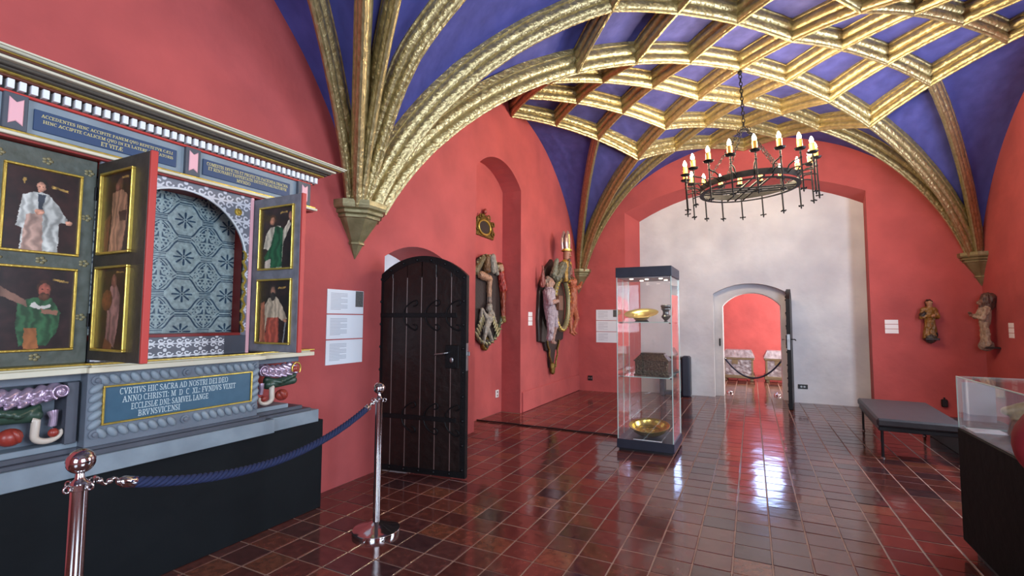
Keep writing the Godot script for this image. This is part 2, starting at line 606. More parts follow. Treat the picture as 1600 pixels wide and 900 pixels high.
# plan of a grid node in a bay; flip mirrors the bay over the line between the two left corbels
func grid_point(m: float, n: float, flip: bool) -> Vector3:
	var z := MIDZ + n * CELL
	if flip: z = MIDZ + 12.0 * CELL - n * CELL
	return Vector3(MIDX + m * CELL, soffit(minf(absf(m), absf(n)) * CELL), z)

func rib_frames(pts: Array) -> Array:
	var plan: Vector3 = pts[pts.size() - 1] - pts[0]
	plan.y = 0
	plan = plan.normalized()
	var right := plan.cross(Vector3.UP)
	var out := []
	for k in pts.size():
		var t: Vector3 = (pts[mini(k + 1, pts.size() - 1)] - pts[maxi(k - 1, 0)]).normalized()
		var up := right.cross(t)
		out.append(Transform3D(Basis(right, up, -t), pts[k]))
	return out

func rib_outline() -> Array:
	var half := [Vector2(0.010, 0.0), Vector2(0.016, 0.008), Vector2(0.018, 0.020), Vector2(0.030, 0.028), Vector2(0.040, 0.044), Vector2(0.044, 0.064), Vector2(0.041, 0.084), Vector2(0.032, 0.098), Vector2(0.030, 0.108),
		Vector2(0.046, 0.116), Vector2(0.060, 0.132), Vector2(0.067, 0.154), Vector2(0.066, 0.176), Vector2(0.058, 0.196), Vector2(0.056, 0.206), Vector2(0.068, 0.212), Vector2(0.068, 0.28)]
	var out := []
	for p in half: out.append(p)
	for k in half.size(): out.append(Vector2(-half[half.size() - 1 - k].x, half[half.size() - 1 - k].y))
	return out

func build_bay(ceiling: Node3D, flip: bool) -> void:
	var outline := rib_outline()
	# webs: four barrel cells that meet in groins under the diagonals
	var web := MB.new()
	var wr := ARCH + 0.225
	var yc := CROWN - ARCH
	var half := 6.0 * CELL + 0.02
	for side in 4:
		for sgn in [-1.0, 1.0]:
			var rows := []
			for i in 33:
				var th := asin(half / wr) * i / 32.0
				var t := wr * sin(th)
				var row := PackedVector3Array()
				for j in 13:
					var d := lerpf(t, half, j / 12.0)
					var p: Vector2
					match side:
						0: p = Vector2(-d, t * sgn)
						1: p = Vector2(d, t * sgn)
						2: p = Vector2(t * sgn, -d)
						3: p = Vector2(t * sgn, d)
					var z := MIDZ + p.y if not flip else MIDZ + 12.0 * CELL - p.y
					var q := Vector3(MIDX + p.x, yc + wr * cos(th), z)
					q.y += relief_noise.get_noise_3dv(q * 40.0) * 0.012
					row.append(q)
				rows.append(row)
			var probe: Vector3 = (rows[0][12] - rows[0][6]).cross(rows[8][6] - rows[0][6])
			web.grid(rows, false, false, probe.y > 0)
	part("web", web, M.blue, ceiling, "blue painted plaster between the ribs")
	# the net of diagonal ribs
	for fam in 2:
		for a in range(-3, 4):
			var pts := []
			for b in range(-3, 3):
				for k in 8:
					var bb := b + k / 8.0
					pts.append(grid_point(bb - a, -(a + bb), flip) if fam == 0 else grid_point(a - bb, -(bb + a), flip))
			pts.append(grid_point(3 - a, -(a + 3), flip) if fam == 0 else grid_point(a - 3, -(3 + a), flip))
			var mb := MB.new()
			mb.sweep(rib_frames(pts), outline, relief_noise, 0.0035)
			part("rib", mb, M.gold, ceiling)
	if flip:
		# the cross arch between the two bays
		var pts := []
		for k in 61:
			var th := lerpf(-1.0, 1.0, k / 60.0) * asin(3.08 / ARCH)
			var t := ARCH * sin(th)
			pts.append(Vector3(MIDX + t, soffit(t), -3.18 - 0.18 * smoothstep(2.3, 3.1, absf(t))))
		var cross := MB.new()
		cross.sweep(rib_frames(pts), outline, relief_noise, 0.004)
		part("rib", cross, M.gold, ceiling)
	# the ribs that gather on the corbels
	for cx in [-1, 1]:
		for cz in [-1, 1]:
			for e in [Vector2(2.45, 3.55) if flip else Vector2(2, 4), Vector2(3, 3), Vector2(4, 2)]:
				var t0: float = minf(e.x, e.y) * CELL
				var t1 := 3.10
				var pts := []
				for k in 25:
					var th := lerpf(asin(t0 / ARCH), asin(t1 / ARCH), k / 24.0)
					var t := ARCH * sin(th)
					var f := (t - t0) / (6.0 * CELL - t0)
					var q: Vector2 = e.lerp(Vector2(6, 6), f)
					var p := grid_point(q.x * cx, q.y * cz, flip)
					p.y = soffit(t)
					pts.append(p)
				var mb := MB.new()
				mb.sweep(rib_frames(pts), outline, relief_noise, 0.004)
				part("rib", mb, M.gold, ceiling)

func corbel(ceiling: Node3D, at: Vector3) -> void:
	var mb := MB.new()
	var prof := [Vector2(0.004, 2.06), Vector2(0.075, 2.19), Vector2(0.09, 2.195), Vector2(0.09, 2.212), Vector2(0.08, 2.22), Vector2(0.215, 2.42), Vector2(0.235, 2.425), Vector2(0.24, 2.445), Vector2(0.232, 2.455), Vector2(0.262, 2.462), Vector2(0.268, 2.485), Vector2(0.258, 2.495), Vector2(0.29, 2.505), Vector2(0.3, 2.53), Vector2(0.3, 2.575), Vector2(0.0, 2.585)]
	mb.lathe(prof, 8, Transform3D(Basis(Vector3.UP, PI / 8.0), at), true)
	part("corbel", mb, M.corbel, ceiling)

# a wall face in (z, y) looking towards +x
func on_left(x: float) -> Transform3D:
	return Transform3D(Basis(Vector3(0, 0, -1), Vector3(0, 1, 0), Vector3(1, 0, 0)), Vector3(x, 0, 0))

func on_right(x: float) -> Transform3D:
	return Transform3D(Basis(Vector3(0, 0, 1), Vector3(0, 1, 0), Vector3(-1, 0, 0)), Vector3(x, 0, 0))

func facing(z: float) -> Transform3D:
	return Transform3D(Basis.IDENTITY, Vector3(0, 0, z))

func with_opening(lo: float, hi: float, top: float, openings: Array) -> PackedVector2Array:
	# openings from low to high: [from, to, spring, rise]; they start at the floor
	var out := PackedVector2Array([Vector2(lo, 0)])
	for o in openings:
		out.append(Vector2(o[0], 0))
		out.append_array(arch_points(o[0], o[1], o[2], o[3], 16))
		out.append(Vector2(o[1], 0))
	out.append_array(PackedVector2Array([Vector2(hi, 0), Vector2(hi, top), Vector2(lo, top)]))
	return out

func build_shell() -> void:
	var top := 5.3
	# left wall: u runs along -z
	var left := setting("wall_left")
	var door := [3.84, 5.06, 2.14, 0.17]
	var niche := [5.66, 7.10, 3.62, 0.30]
	var mb := MB.new()
	mb.prism(with_opening(-3.4, 10.02, top, [door, niche]), 0.34, on_left(LEFT))
	part("wall_face", mb, M.red, left)
	mb = MB.new()
	mb.prism(with_opening(-3.4, 10.02, top, [door]), 0.3, on_left(LEFT - 0.34))
	part("niche_back", mb, M.red, left)
	mb = MB.new()
	mb.box(Vector3(LEFT - 0.02, 0, -10.02), Vector3(LEFT + 0.025, 0.33, -7.16), 0.012)
	part("skirting", mb, M.red, left)
	# passage behind the left door
	mb = MB.new()
	mb.box(Vector3(-5.6, 0, -3.75), Vector3(-4.0, 3.0, -3.6)); mb.box(Vector3(-5.6, 0, -6.0), Vector3(-4.0, 3.0, -5.8))
	mb.box(Vector3(-5.75, 0, -6.0), Vector3(-5.6, 3.0, -3.6)); mb.box(Vector3(-5.75, 2.9, -6.0), Vector3(-4.0, 3.05, -3.6))
	struct_part("wall_passage", mb, M.white)
	mb = MB.new()
	mb.box(Vector3(-5.75, -0.06, -6.0), Vector3(LEFT - 0.02, -0.004, -3.6))
	mb.box(Vector3(LEFT - 0.3, -0.06, -5.06), Vector3(LEFT + 0.0, 0.022, -3.84), 0.01)
	struct_part("floor_passage", mb, M.grout)
	# red end wall with the wide arched recess, splayed on its left
	var end := setting("wall_far")
	mb = MB.new()
	mb.prism(with_opening(LEFT - 0.6, RIGHT + 0.6, top, [[-2.34, 1.80, 3.74, 0.46]]), 0.41, facing(FAR), with_opening(LEFT - 0.6, RIGHT + 0.6, top, [[-2.11, 1.83, 3.60, 0.52]]))
	part("wall_face", mb, M.red, end)
	mb = MB.new()
	mb.prism(with_opening(-3.6, 3.6, top, [[-0.685, 0.60, 2.03, 0.19]]), 0.2, facing(WHITE))
	mb.prism(with_opening(-3.6, 3.6, top, [[-0.53, 0.50, 1.79, 0.26]]), 0.36, facing(WHITE - 0.2))
	part("white_infill", mb, M.white, end)
	# right wall with two tall windows out of view, and the wall behind
	var right := setting("wall_right")
	mb = MB.new()
	var holes := [[-7.7, -5.5], [-1.6, 0.8]]
	var z0 := -10.02
	for h in holes:
		mb.box(Vector3(RIGHT, 0, z0), Vector3(RIGHT + 0.5, top, h[0]))
		mb.box(Vector3(RIGHT, 0, h[0]), Vector3(RIGHT + 0.5, 1.05, h[1]))
		mb.box(Vector3(RIGHT, 3.55, h[0]), Vector3(RIGHT + 0.5, top, h[1]))
		z0 = h[1]
	mb.box(Vector3(RIGHT, 0, z0), Vector3(RIGHT + 0.5, top, 3.4))
	part("wall_face", mb, M.red, right)
	var nw := 0
	for h in holes:
		nw += 1
		var w := setting("window_%d" % nw)
		mb = MB.new()
		var x0 := RIGHT + 0.36
		for k in 4:
			var z := lerpf(h[0] + 0.03, h[1] - 0.03, k / 3.0)
			mb.box(Vector3(x0, 1.05, z - 0.03), Vector3(x0 + 0.06, 3.55, z + 0.03))
		for k in 5:
			var y := lerpf(1.08, 3.52, k / 4.0)
			mb.box(Vector3(x0, y - 0.03, h[0]), Vector3(x0 + 0.06, y + 0.03, h[1]))
		part("window_frame", mb, M.frame_white, w)
		part("pane", boxed(Vector3(x0 + 0.02, 1.06, h[0] + 0.01), Vector3(x0 + 0.03, 3.54, h[1] - 0.01), 0.0), M.pane, w)
	mb = MB.new()
	mb.box(Vector3(LEFT - 0.6, 0, 3.4), Vector3(-0.6, top, 3.7)); mb.box(Vector3(1.8, 0, 3.4), Vector3(RIGHT + 0.5, top, 3.7))
	mb.box(Vector3(-0.6, 0, 3.4), Vector3(1.8, 1.05, 3.7)); mb.box(Vector3(-0.6, 3.55, 3.4), Vector3(1.8, top, 3.7))
	struct_part("wall_back", mb, M.red)
	var wb := setting("window_4")
	mb = MB.new()
	for k in 4: mb.box(Vector3(-0.6 + k * 0.78, 1.05, 3.6), Vector3(-0.54 + k * 0.78, 3.55, 3.66))
	for k in 5: mb.box(Vector3(-0.6, 1.05 + k * 0.61, 3.6), Vector3(1.8, 1.11 + k * 0.61, 3.66))
	part("window_frame", mb, M.frame_white, wb)
	part("pane", boxed(Vector3(-0.59, 1.06, 3.62), Vector3(1.79, 3.54, 3.63), 0.0), M.pane, wb)
	# vaults
	var ceiling := setting("ceiling")
	build_bay(ceiling, false)
	build_bay(ceiling, true)
	for p in [Vector3(LEFT, 0, -3.42), Vector3(LEFT + 0.01, 0, FAR + 0.01), Vector3(RIGHT - 0.01, 0, FAR + 0.01), Vector3(RIGHT, 0, -3.42)]: corbel(ceiling, p)
	mb = MB.new()
	mb.box(Vector3(LEFT - 0.7, 5.3, -10.7), Vector3(RIGHT + 0.6, 5.5, 3.8))
	part("roof_slab", mb, M.white, ceiling)
	# the room beyond the white wall
	mb = MB.new()
	mb.box(Vector3(-2.6, 0, -15.4), Vector3(2.6, 2.4, -15.2)); mb.box(Vector3(-2.6, 3.45, -15.4), Vector3(2.6, 3.7, -15.2))
	mb.box(Vector3(-2.6, 2.4, -15.4), Vector3(-0.05, 3.45, -15.2)); mb.box(Vector3(0.65, 2.4, -15.4), Vector3(2.6, 3.45, -15.2))
	mb.box(Vector3(-2.8, 0, -15.4), Vector3(-2.6, 3.7, -10.98)); mb.box(Vector3(2.6, 0, -15.4), Vector3(2.8, 3.7, -10.98))
	struct_part("wall_room_beyond", mb, M.red)
	struct_part("ceiling_room_beyond", boxed(Vector3(-2.8, 3.7, -15.4), Vector3(2.8, 3.85, -10.98), 0.0), M.white)
	# its high window, which only the glazed floor shows
	var w := setting("window_3")
	mb = MB.new()
	for x in [-0.02, 0.30, 0.62]: mb.box(Vector3(x - 0.03, 2.4, -15.36), Vector3(x + 0.03, 3.45, -15.31))
	for y in [2.43, 2.92, 3.42]: mb.box(Vector3(-0.05, y - 0.03, -15.36), Vector3(0.65, y + 0.03, -15.31))
	part("window_frame", mb, M.frame_white, w)
	part("pane", boxed(Vector3(-0.04, 2.41, -15.34), Vector3(0.64, 3.44, -15.335), 0.0), M.pane, w)

func build_floor() -> void:
	var floor := setting("floor")
	part("mortar_bed", boxed(Vector3(LEFT - 0.36, -0.12, -15.4), Vector3(RIGHT + 0.1, -0.003, 3.4), 0.0), M.grout, floor)
	var px := 0.222
	var pz := 0.211
	var cam := Vector3(0, 1.5, 0)
	var spots := []
	var x0 := -1.476 - px * 11
	var z0 := -3.052 + pz * 26
	for i in 33:
		for j in 90:
			var c := Vector3(x0 + (i + 0.5) * px, 0, z0 - (j + 0.5) * pz)
			if c.z < -15.3: continue
			if c.z < -10.25 and absf(c.x) > 2.7: continue
			if c.z < -10.6 and c.z > -10.9 and absf(c.x) > 0.75: continue
			var edge := LEFT - 0.33 if c.z > -7.1 and c.z < -5.66 else LEFT + 0.003
			if c.x + px / 2 < edge + 0.03 or c.x - px / 2 > RIGHT: continue
			var cut := maxf(c.x - px / 2 + 0.004, edge) - c.x
			var d := c - cam
			# turn into the camera's own axes to see which tiles show largest
			var yaw := deg_to_rad(26.353)
			var dep := -d.z * cos(yaw) - d.x * sin(yaw)
			var sid := d.x * cos(yaw) - d.z * sin(yaw)
			var seen := dep > 0.8 and absf(sid / dep) < 1.06 and 1.5 / dep < 0.66
			if not seen and (c.z > -0.6 and dep < 0.2): pass
			if c.z > -2.9 and c.x < -3.13: seen = false
			if cut > -px / 2 + 0.01: seen = false
			spots.append([c, dep if seen else 100.0 + dep, cut])
	spots.sort_custom(func(a, b): return a[1] < b[1])
	var tones := [Color8(110, 60, 52), Color8(102, 54, 48), Color8(124, 68, 54), Color8(96, 54, 52), Color8(114, 56, 50), Color8(80, 52, 52), Color8(130, 76, 56), Color8(106, 62, 58)]
	var meshes := []
	for t in tones:
		var mb := MB.new()
		mb.tint = t.srgb_to_linear()
		mb.box(Vector3(-px / 2 + 0.004, -0.014, -pz / 2 + 0.004), Vector3(px / 2 - 0.004, 0.0, pz / 2 - 0.004), 0.003)
		meshes.append(mb.mesh(Vector3.ZERO, M.tile))
	var field := MB.new()
	for k in spots.size():
		var c: Vector3 = spots[k][0]
		var turn := Basis.from_euler(Vector3(rng.randfn(0, 0.006), rng.randfn(0, 0.004), rng.randfn(0, 0.0025)))
		var lift := rng.randf_range(-0.001, 0.001)
		var kind := rng.randi() % 8
		if rng.randf() < 0.3: kind = 0
		if k < 300:
			var o := MeshInstance3D.new()
			o.name = "tile"
			o.mesh = meshes[kind]
			o.transform = Transform3D(turn, c + Vector3(0, lift, 0))
			floor.add_child(o, true)
		else:
			field.tint = tones[kind].srgb_to_linear()
			field.box(Vector3(spots[k][2], -0.014, -pz / 2 + 0.004), Vector3(px / 2 - 0.004, 0.0, pz / 2 - 0.004), 0.003, Transform3D(turn, c + Vector3(0, lift, 0)))
	var f := part("tile_field", field, M.tile, floor)
	f.set_meta("kind", "stuff")

# ---------------------------------------------------------------- painted panels
# shapes, painted in order: ["e", centre x, centre y, radius x, radius y, colour] or ["p", points, colour, folds]; 0..1 across and down
func painting(w: int, h: int, ground: Color, shapes: Array, seed: int) -> Image:
	var img := Image.create(w, h, false, Image.FORMAT_RGB8)
	var nz := FastNoiseLite.new()
	nz.seed = seed
	nz.frequency = 0.03
	nz.fractal_octaves = 3
	for y in h:
		for x in w:
			var p := Vector2((x + 0.5) / w + 0.016 * nz.get_noise_2d(x * 3.0, y * 3.0 + 90.0), (y + 0.5) / h + 0.012 * nz.get_noise_2d(x * 3.0 + 40.0, y * 3.0))
			var c := ground * (1.0 + 0.5 * nz.get_noise_2d(x, y))
			for s in shapes:
				if s[0] == "e":
					var d := Vector2((p.x - s[1]) / s[3], (p.y - s[2]) / s[4])
					if d.length_squared() < 1.0: c = s[5] * (1.12 - 0.45 * d.length_squared() * (0.6 + 0.4 * d.x) + 0.25 * nz.get_noise_2d(x * 3.0, y * 3.0))
				elif Geometry2D.is_point_in_polygon(p, s[1]):
					var f: float = s[3]
					var fold := sin((p.x + 0.12 * nz.get_noise_2d(x * 0.8, y * 0.8) + 0.12 * p.y) * 40.0) * 0.16 * f
					c = s[2] * (1.0 + fold + 0.35 * nz.get_noise_2d(x * 0.5, y * 0.25) * 0.7)
			c.a = 1.0
			img.set_pixel(x, y, c.clamp())
	return img

func poly(a: Array) -> PackedVector2Array:
	var out := PackedVector2Array()
	for k in range(0, a.size(), 2): out.append(Vector2(a[k], a[k + 1]))
	return out

func saints() -> Array:
	var skin := Color8(196, 140, 116)
	var dim := Color8(120, 74, 62)
	var name_gold := Color8(150, 118, 60)
	var out := []
	# young man in a white cloak
	out.append(painting(110, 150, Color8(44, 22, 20), [["p", poly([0.22, 0.34, 0.36, 0.28, 0.56, 0.28, 0.72, 0.42, 0.86, 0.58, 0.84, 0.62, 0.74, 0.62, 0.74, 1, 0.22, 1, 0.24, 0.74, 0.16, 0.72]), Color8(176, 176, 170), 1.0],
		["p", poly([0.28, 0.56, 0.50, 0.54, 0.52, 1, 0.24, 1]), Color8(170, 138, 124), 1.0], ["p", poly([0.42, 0.30, 0.54, 0.30, 0.48, 0.52, 0.44, 0.5]), Color8(60, 66, 76), 0.3], ["e", 0.47, 0.19, 0.085, 0.085, Color8(40, 26, 22)], ["e", 0.46, 0.21, 0.062, 0.07, skin],
		["e", 0.44, 0.205, 0.010, 0.006, Color8(60, 36, 30)], ["e", 0.485, 0.205, 0.010, 0.006, Color8(60, 36, 30)], ["e", 0.463, 0.252, 0.018, 0.005, Color8(140, 70, 60)], ["e", 0.46, 0.52, 0.07, 0.035, skin], ["e", 0.87, 0.61, 0.05, 0.03, skin], ["p", poly([0.60, 0.17, 0.84, 0.2, 0.84, 0.225, 0.60, 0.195]), name_gold, 2.0], ["p", poly([0.22, 0.13, 0.26, 0.13, 0.25, 0.2, 0.23, 0.2]), name_gold, 0.0]], 71))
	# red-faced reader in green
	out.append(painting(110, 150, Color8(40, 24, 24), [["p", poly([0.25, 0.42, 0.45, 0.36, 0.70, 0.36, 0.84, 0.55, 0.80, 0.8, 0.66, 0.96, 0.30, 0.96, 0.24, 0.7]), Color8(46, 84, 54), 1.2], ["p", poly([0.36, 0.74, 0.52, 0.74, 0.56, 1, 0.36, 1]), Color8(150, 92, 52), 0.4],
		["e", 0.60, 0.24, 0.11, 0.11, Color8(60, 36, 26)], ["e", 0.60, 0.27, 0.085, 0.09, Color8(150, 80, 64)], ["e", 0.60, 0.345, 0.075, 0.05, Color8(86, 52, 36)], ["e", 0.57, 0.255, 0.014, 0.007, Color8(50, 26, 20)], ["e", 0.635, 0.255, 0.014, 0.007, Color8(50, 26, 20)], ["p", poly([0.40, 0.47, 0.46, 0.41, 0.56, 0.47, 0.70, 0.44, 0.70, 0.48, 0.54, 0.51]), Color8(206, 200, 190), 0.0], ["p", poly([0.56, 0.5, 0.80, 0.52, 0.80, 0.58, 0.58, 0.56]), Color8(150, 104, 84), 0.0],
		["p", poly([0.0, 0.22, 0.36, 0.40, 0.38, 0.48, 0.0, 0.34]), Color8(120, 88, 74), 0.2], ["p", poly([0.70, 0.115, 0.92, 0.14, 0.92, 0.165, 0.70, 0.14]), name_gold, 2.0]], 72))
	# pale robed figure, seen on the dark wing
	out.append(painting(90, 130, Color8(46, 20, 16), [["p", poly([0.34, 0.26, 0.60, 0.2, 0.84, 0.3, 0.86, 0.6, 0.74, 1, 0.30, 1, 0.36, 0.6]), Color8(158, 116, 90), 1.0], ["p", poly([0.58, 0.5, 0.84, 0.5, 0.82, 0.62, 0.62, 0.62]), Color8(70, 40, 32), 0.0], ["e", 0.58, 0.15, 0.1, 0.08, Color8(96, 56, 42)], ["e", 0.5, 0.18, 0.07, 0.06, dim],
		["p", poly([0.12, 0.6, 0.32, 0.5, 0.26, 1, 0.14, 1]), Color8(104, 58, 40), 0.6], ["p", poly([0.62, 0.06, 0.86, 0.06, 0.86, 0.085, 0.62, 0.085]), name_gold, 1.0]], 73))
	out.append(painting(90, 130, Color8(44, 18, 16), [["p", poly([0.44, 0.24, 0.60, 0.16, 0.78, 0.34, 0.76, 0.7, 0.66, 0.98, 0.36, 0.94, 0.38, 0.6]), Color8(136, 98, 92), 1.0], ["e", 0.36, 0.40, 0.17, 0.13, Color8(110, 62, 36)], ["e", 0.56, 0.16, 0.09, 0.08, dim], ["p", poly([0.34, 0.86, 0.6, 0.94, 0.58, 1, 0.3, 1]), Color8(120, 70, 46), 0.3], ["p", poly([0.62, 0.04, 0.86, 0.05, 0.86, 0.07, 0.62, 0.06]), name_gold, 1.0]], 74))
	# green sash and white sleeve, arm raised
	out.append(painting(90, 130, Color8(42, 26, 24), [["p", poly([0.18, 0.42, 0.30, 0.32, 0.62, 0.30, 0.70, 0.40, 0.88, 0.22, 0.94, 0.3, 0.72, 0.60, 0.70, 1, 0.22, 1, 0.26, 0.7, 0.10, 0.66]), Color8(190, 178, 158), 0.8], ["p", poly([0.46, 0.30, 0.70, 0.34, 0.70, 0.98, 0.36, 1, 0.12, 0.82, 0.34, 0.62]), Color8(34, 82, 52), 1.2],
		["p", poly([0.16, 0.88, 0.34, 0.84, 0.34, 1, 0.16, 1]), Color8(186, 170, 156), 0.4], ["e", 0.38, 0.2, 0.11, 0.09, Color8(74, 46, 30)], ["e", 0.36, 0.22, 0.075, 0.07, Color8(176, 118, 92)], ["e", 0.92, 0.16, 0.05, 0.08, Color8(170, 116, 92)], ["p", poly([0.60, 0.08, 0.82, 0.07, 0.82, 0.1, 0.60, 0.11]), name_gold, 1.0]], 75))
	# bearded man in white over a red skirt, holding a sword
	out.append(painting(90, 130, Color8(38, 22, 20), [["p", poly([0.30, 0.60, 0.66, 0.56, 0.68, 1, 0.24, 1]), Color8(162, 74, 58), 1.0], ["p", poly([0.14, 0.46, 0.34, 0.28, 0.58, 0.26, 0.74, 0.40, 0.92, 0.62, 0.84, 0.68, 0.66, 0.60, 0.30, 0.60, 0.20, 1, 0.06, 1, 0.14, 0.7]), Color8(186, 166, 142), 0.8], ["p", poly([0.08, 0.36, 0.2, 0.34, 0.26, 1, 0.08, 1]), Color8(150, 88, 66), 0.8],
		["e", 0.46, 0.18, 0.12, 0.11, Color8(60, 44, 36)], ["e", 0.46, 0.17, 0.075, 0.07, Color8(150, 104, 84)], ["e", 0.46, 0.26, 0.07, 0.07, Color8(52, 44, 40)], ["p", poly([0.86, 0.64, 0.90, 0.64, 0.84, 1, 0.80, 1]), Color8(130, 130, 132), 0.0], ["e", 0.86, 0.65, 0.06, 0.03, Color8(176, 118, 92)], ["p", poly([0.60, 0.11, 0.86, 0.10, 0.86, 0.13, 0.60, 0.14]), name_gold, 1.0]], 76))
	return out

# blue and pale woven ornament: ogee lattice with medallions and stars
func damask() -> Image:
	var w := 512
	var h := 512
	var img := Image.create(w, h, false, Image.FORMAT_RGB8)
	var dark := Color8(46, 76, 100)
	var light := Color8(168, 188, 188)
	var nz := FastNoiseLite.new()
	nz.frequency = 0.05
	for y in h:
		for x in w:
			var fx := fposmod(float(x) / w * 3.05 + 0.12, 1.0) - 0.5
			var fy := fposmod(float(y) / h * 3.75 + 0.3, 1.0) - 0.5
			var on := 0.0
			var bow := absf(fx) * 2.0 + absf(fy) * 2.0 + 0.10 * sin((absf(fx) - absf(fy)) * TAU)
			var r := Vector2(fx, fy).length()
			var a := atan2(fy, fx)
			if absf(bow - 0.97) < 0.05: on = 0.0
			elif absf(bow - 0.87) < 0.05: on = 1.0
			elif bow < 0.80:
				# medallion: curled leaves on either side of a stem
				var lx := absf(fx)
				for q in [Vector3(0.12, 0.13, 0.085), Vector3(0.12, -0.13, 0.085), Vector3(0.22, 0.0, 0.075)]:
					var d := Vector2(lx - q.x, fy - q.y)
					if absf(d.length() - q.z + 0.03 * sin(atan2(d.y, d.x) * 3.0)) < 0.030 or d.length() < 0.03: on = 1.0
				if lx < 0.026 or (lx < 0.06 and absf(absf(fy) - 0.25) < 0.05): on = 1.0
				if absf(bow - 0.70) < 0.035: on = 1.0
			else:
				# star at the corners of the lattice
				var d := Vector2(0.5 - absf(fx), 0.5 - absf(fy))
				var rr := d.length()
				on = 1.0
				if rr < 0.22 and cos(atan2(d.y, d.x) * 8.0) > -0.6 + rr * 6.4: on = 0.0
				if rr < 0.045: on = 1.0 if rr > 0.02 else 0.0
			# ties where the lattice lines touch
			if (absf(fy) > 0.40 and absf(fx) < 0.13) or (absf(fx) > 0.36 and absf(fy) < 0.10): on = 1.0 if fmod(absf(fy) * 100.0, 5.2) < 2.7 else 0.0
			var c := dark.lerp(light, on) * (0.94 + 0.18 * nz.get_noise_2d(x, y))
			c.a = 1.0
			img.set_pixel(x, y, c.clamp())
	return img

# white scrollwork painted on grey
func scrollwork(w: int, h: int, sx: float, sy: float, ground: Color, ink: Color) -> Image:
	var img := Image.create(w, h, false, Image.FORMAT_RGB8)
	for y in h:
		for x in w:
			var u := float(x) / w * sx
			var v := float(y) / h * sy
			var cell := Vector2(fposmod(u, 1.0) - 0.5, absf(fposmod(v, 1.0) - 0.5))
			var on := false
			var c1 := cell - Vector2(-0.22, 0.24)
			var c2 := cell - Vector2(0.24, 0.22)
			for c in [c1, c2]:
				var r: float = c.length()
				var a := fposmod(atan2(c.y, c.x) / TAU, 1.0)
				if absf(r - 0.05 - 0.15 * a) < 0.045: on = true
			if cell.y < 0.05: on = true
			if Vector2(cell.x * 1.0, cell.y - 0.46).length() < 0.10: on = true
			img.set_pixel(x, y, ink if on else ground)
	return img

# ---------------------------------------------------------------- lettering
func lettering(text: String, mid: Vector3, height: float, width: float, turn: Basis, m: Material, parent: Node3D, called := "lettering") -> void:
	var f := SystemFont.new()
	f.font_names = PackedStringArray(["Droid Serif"])
	var tm := TextMesh.new()
	tm.text = text
	tm.font = f
	tm.font_size = 24
	tm.pixel_size = 0.01
	tm.depth = 0.02
	tm.curve_step = 2.0
	tm.material = m
	var bb := tm.get_aabb().size
	var o := MeshInstance3D.new()
	o.name = called
	o.mesh = tm
	parent.add_child(o, true)
	var sy := height / maxf(bb.y, 0.01)
	var sx := sy
	if bb.x * sx > width: sx = width / bb.x
	o.transform = Transform3D(turn * Basis.from_scale(Vector3(sx, sy, 0.06)), mid - away(parent))

const ALONG := Basis(Vector3(0, 0, -1), Vector3(0, 1, 0), Vector3(1, 0, 0))   # text on the left wall, reading towards the far end

func A(x: float, y: float, u: float) -> Vector3:
	return Vector3(x, y, -u)

func abar(mb: MB, x1: float, y0: float, y1: float, u0: float, u1: float, x0 := -3.34, bevel := 0.003) -> void:
	mb.box(Vector3(x0, y0, -u1), Vector3(x1, y1, -u0), bevel)

# gilt bars round a rectangle lying in the altar front; plane "x" at depth x, or plane "z" across a wing
func gilt_frame(parent: Node3D, along: String, d: float, a0: float, a1: float, y0: float, y1: float, w: float, proud: float, m: Material) -> void:
	for e in [[a0 - w, a1 + w, y1, y1 + w], [a0 - w, a1 + w, y0 - w, y0], [a0 - w, a0, y0, y1], [a1, a1 + w, y0, y1]]:
		var mb := MB.new()
		if along == "x": mb.box(Vector3(d - 0.004, e[2], -e[1]), Vector3(d + proud, e[3], -e[0]), 0.003)
		else: mb.box(Vector3(e[0], e[2], d - 0.004), Vector3(e[1], e[3], d + proud), 0.003)
		part("gilt_bar", mb, m, parent)

func picture(parent: Node3D, called: String, corners: Array, img: Image) -> void:
	var mb := MB.new()
	mb.quad(corners[0], corners[1], corners[2], corners[3])
	part(called, mb, printed(img, 0.35), parent)

func altar_wing(altar: Node3D, u: float, m: Material, face: Array, x0: float, x1: float, label: String) -> void:
	var z1 := -u
	var wing := part("wing", boxed(Vector3(-3.125, 1.278, z1 - 0.03), Vector3(-2.632, 2.322, z1), 0.004), m, altar, label)
	part("wing_edge", boxed(Vector3(-2.632, 1.278, z1 - 0.031), Vector3(-2.616, 2.322, z1 + 0.001), 0.003), M.edge_red, wing)
	var rows := [[1.835, 2.245], [1.34, 1.75]]
	for k in 2:
		var y0: float = rows[k][0]
		var y1: float = rows[k][1]
		picture(wing, "painted_panel", [Vector3(x0, y0, z1 + 0.002), Vector3(x1, y0, z1 + 0.002), Vector3(x1, y1, z1 + 0.002), Vector3(x0, y1, z1 + 0.002)], face[k])
		gilt_frame(wing, "z", z1, x0, x1, y0, y1, 0.012, 0.016, M.gilt)
	for y in [1.45, 2.12]:
		var mb := MB.new()
		mb.tube([Vector3(-3.118, y, z1 + 0.006), Vector3(-3.118, y + 0.07, z1 + 0.006)], 0.007, 8)
		part("hinge", mb, M.iron, wing)

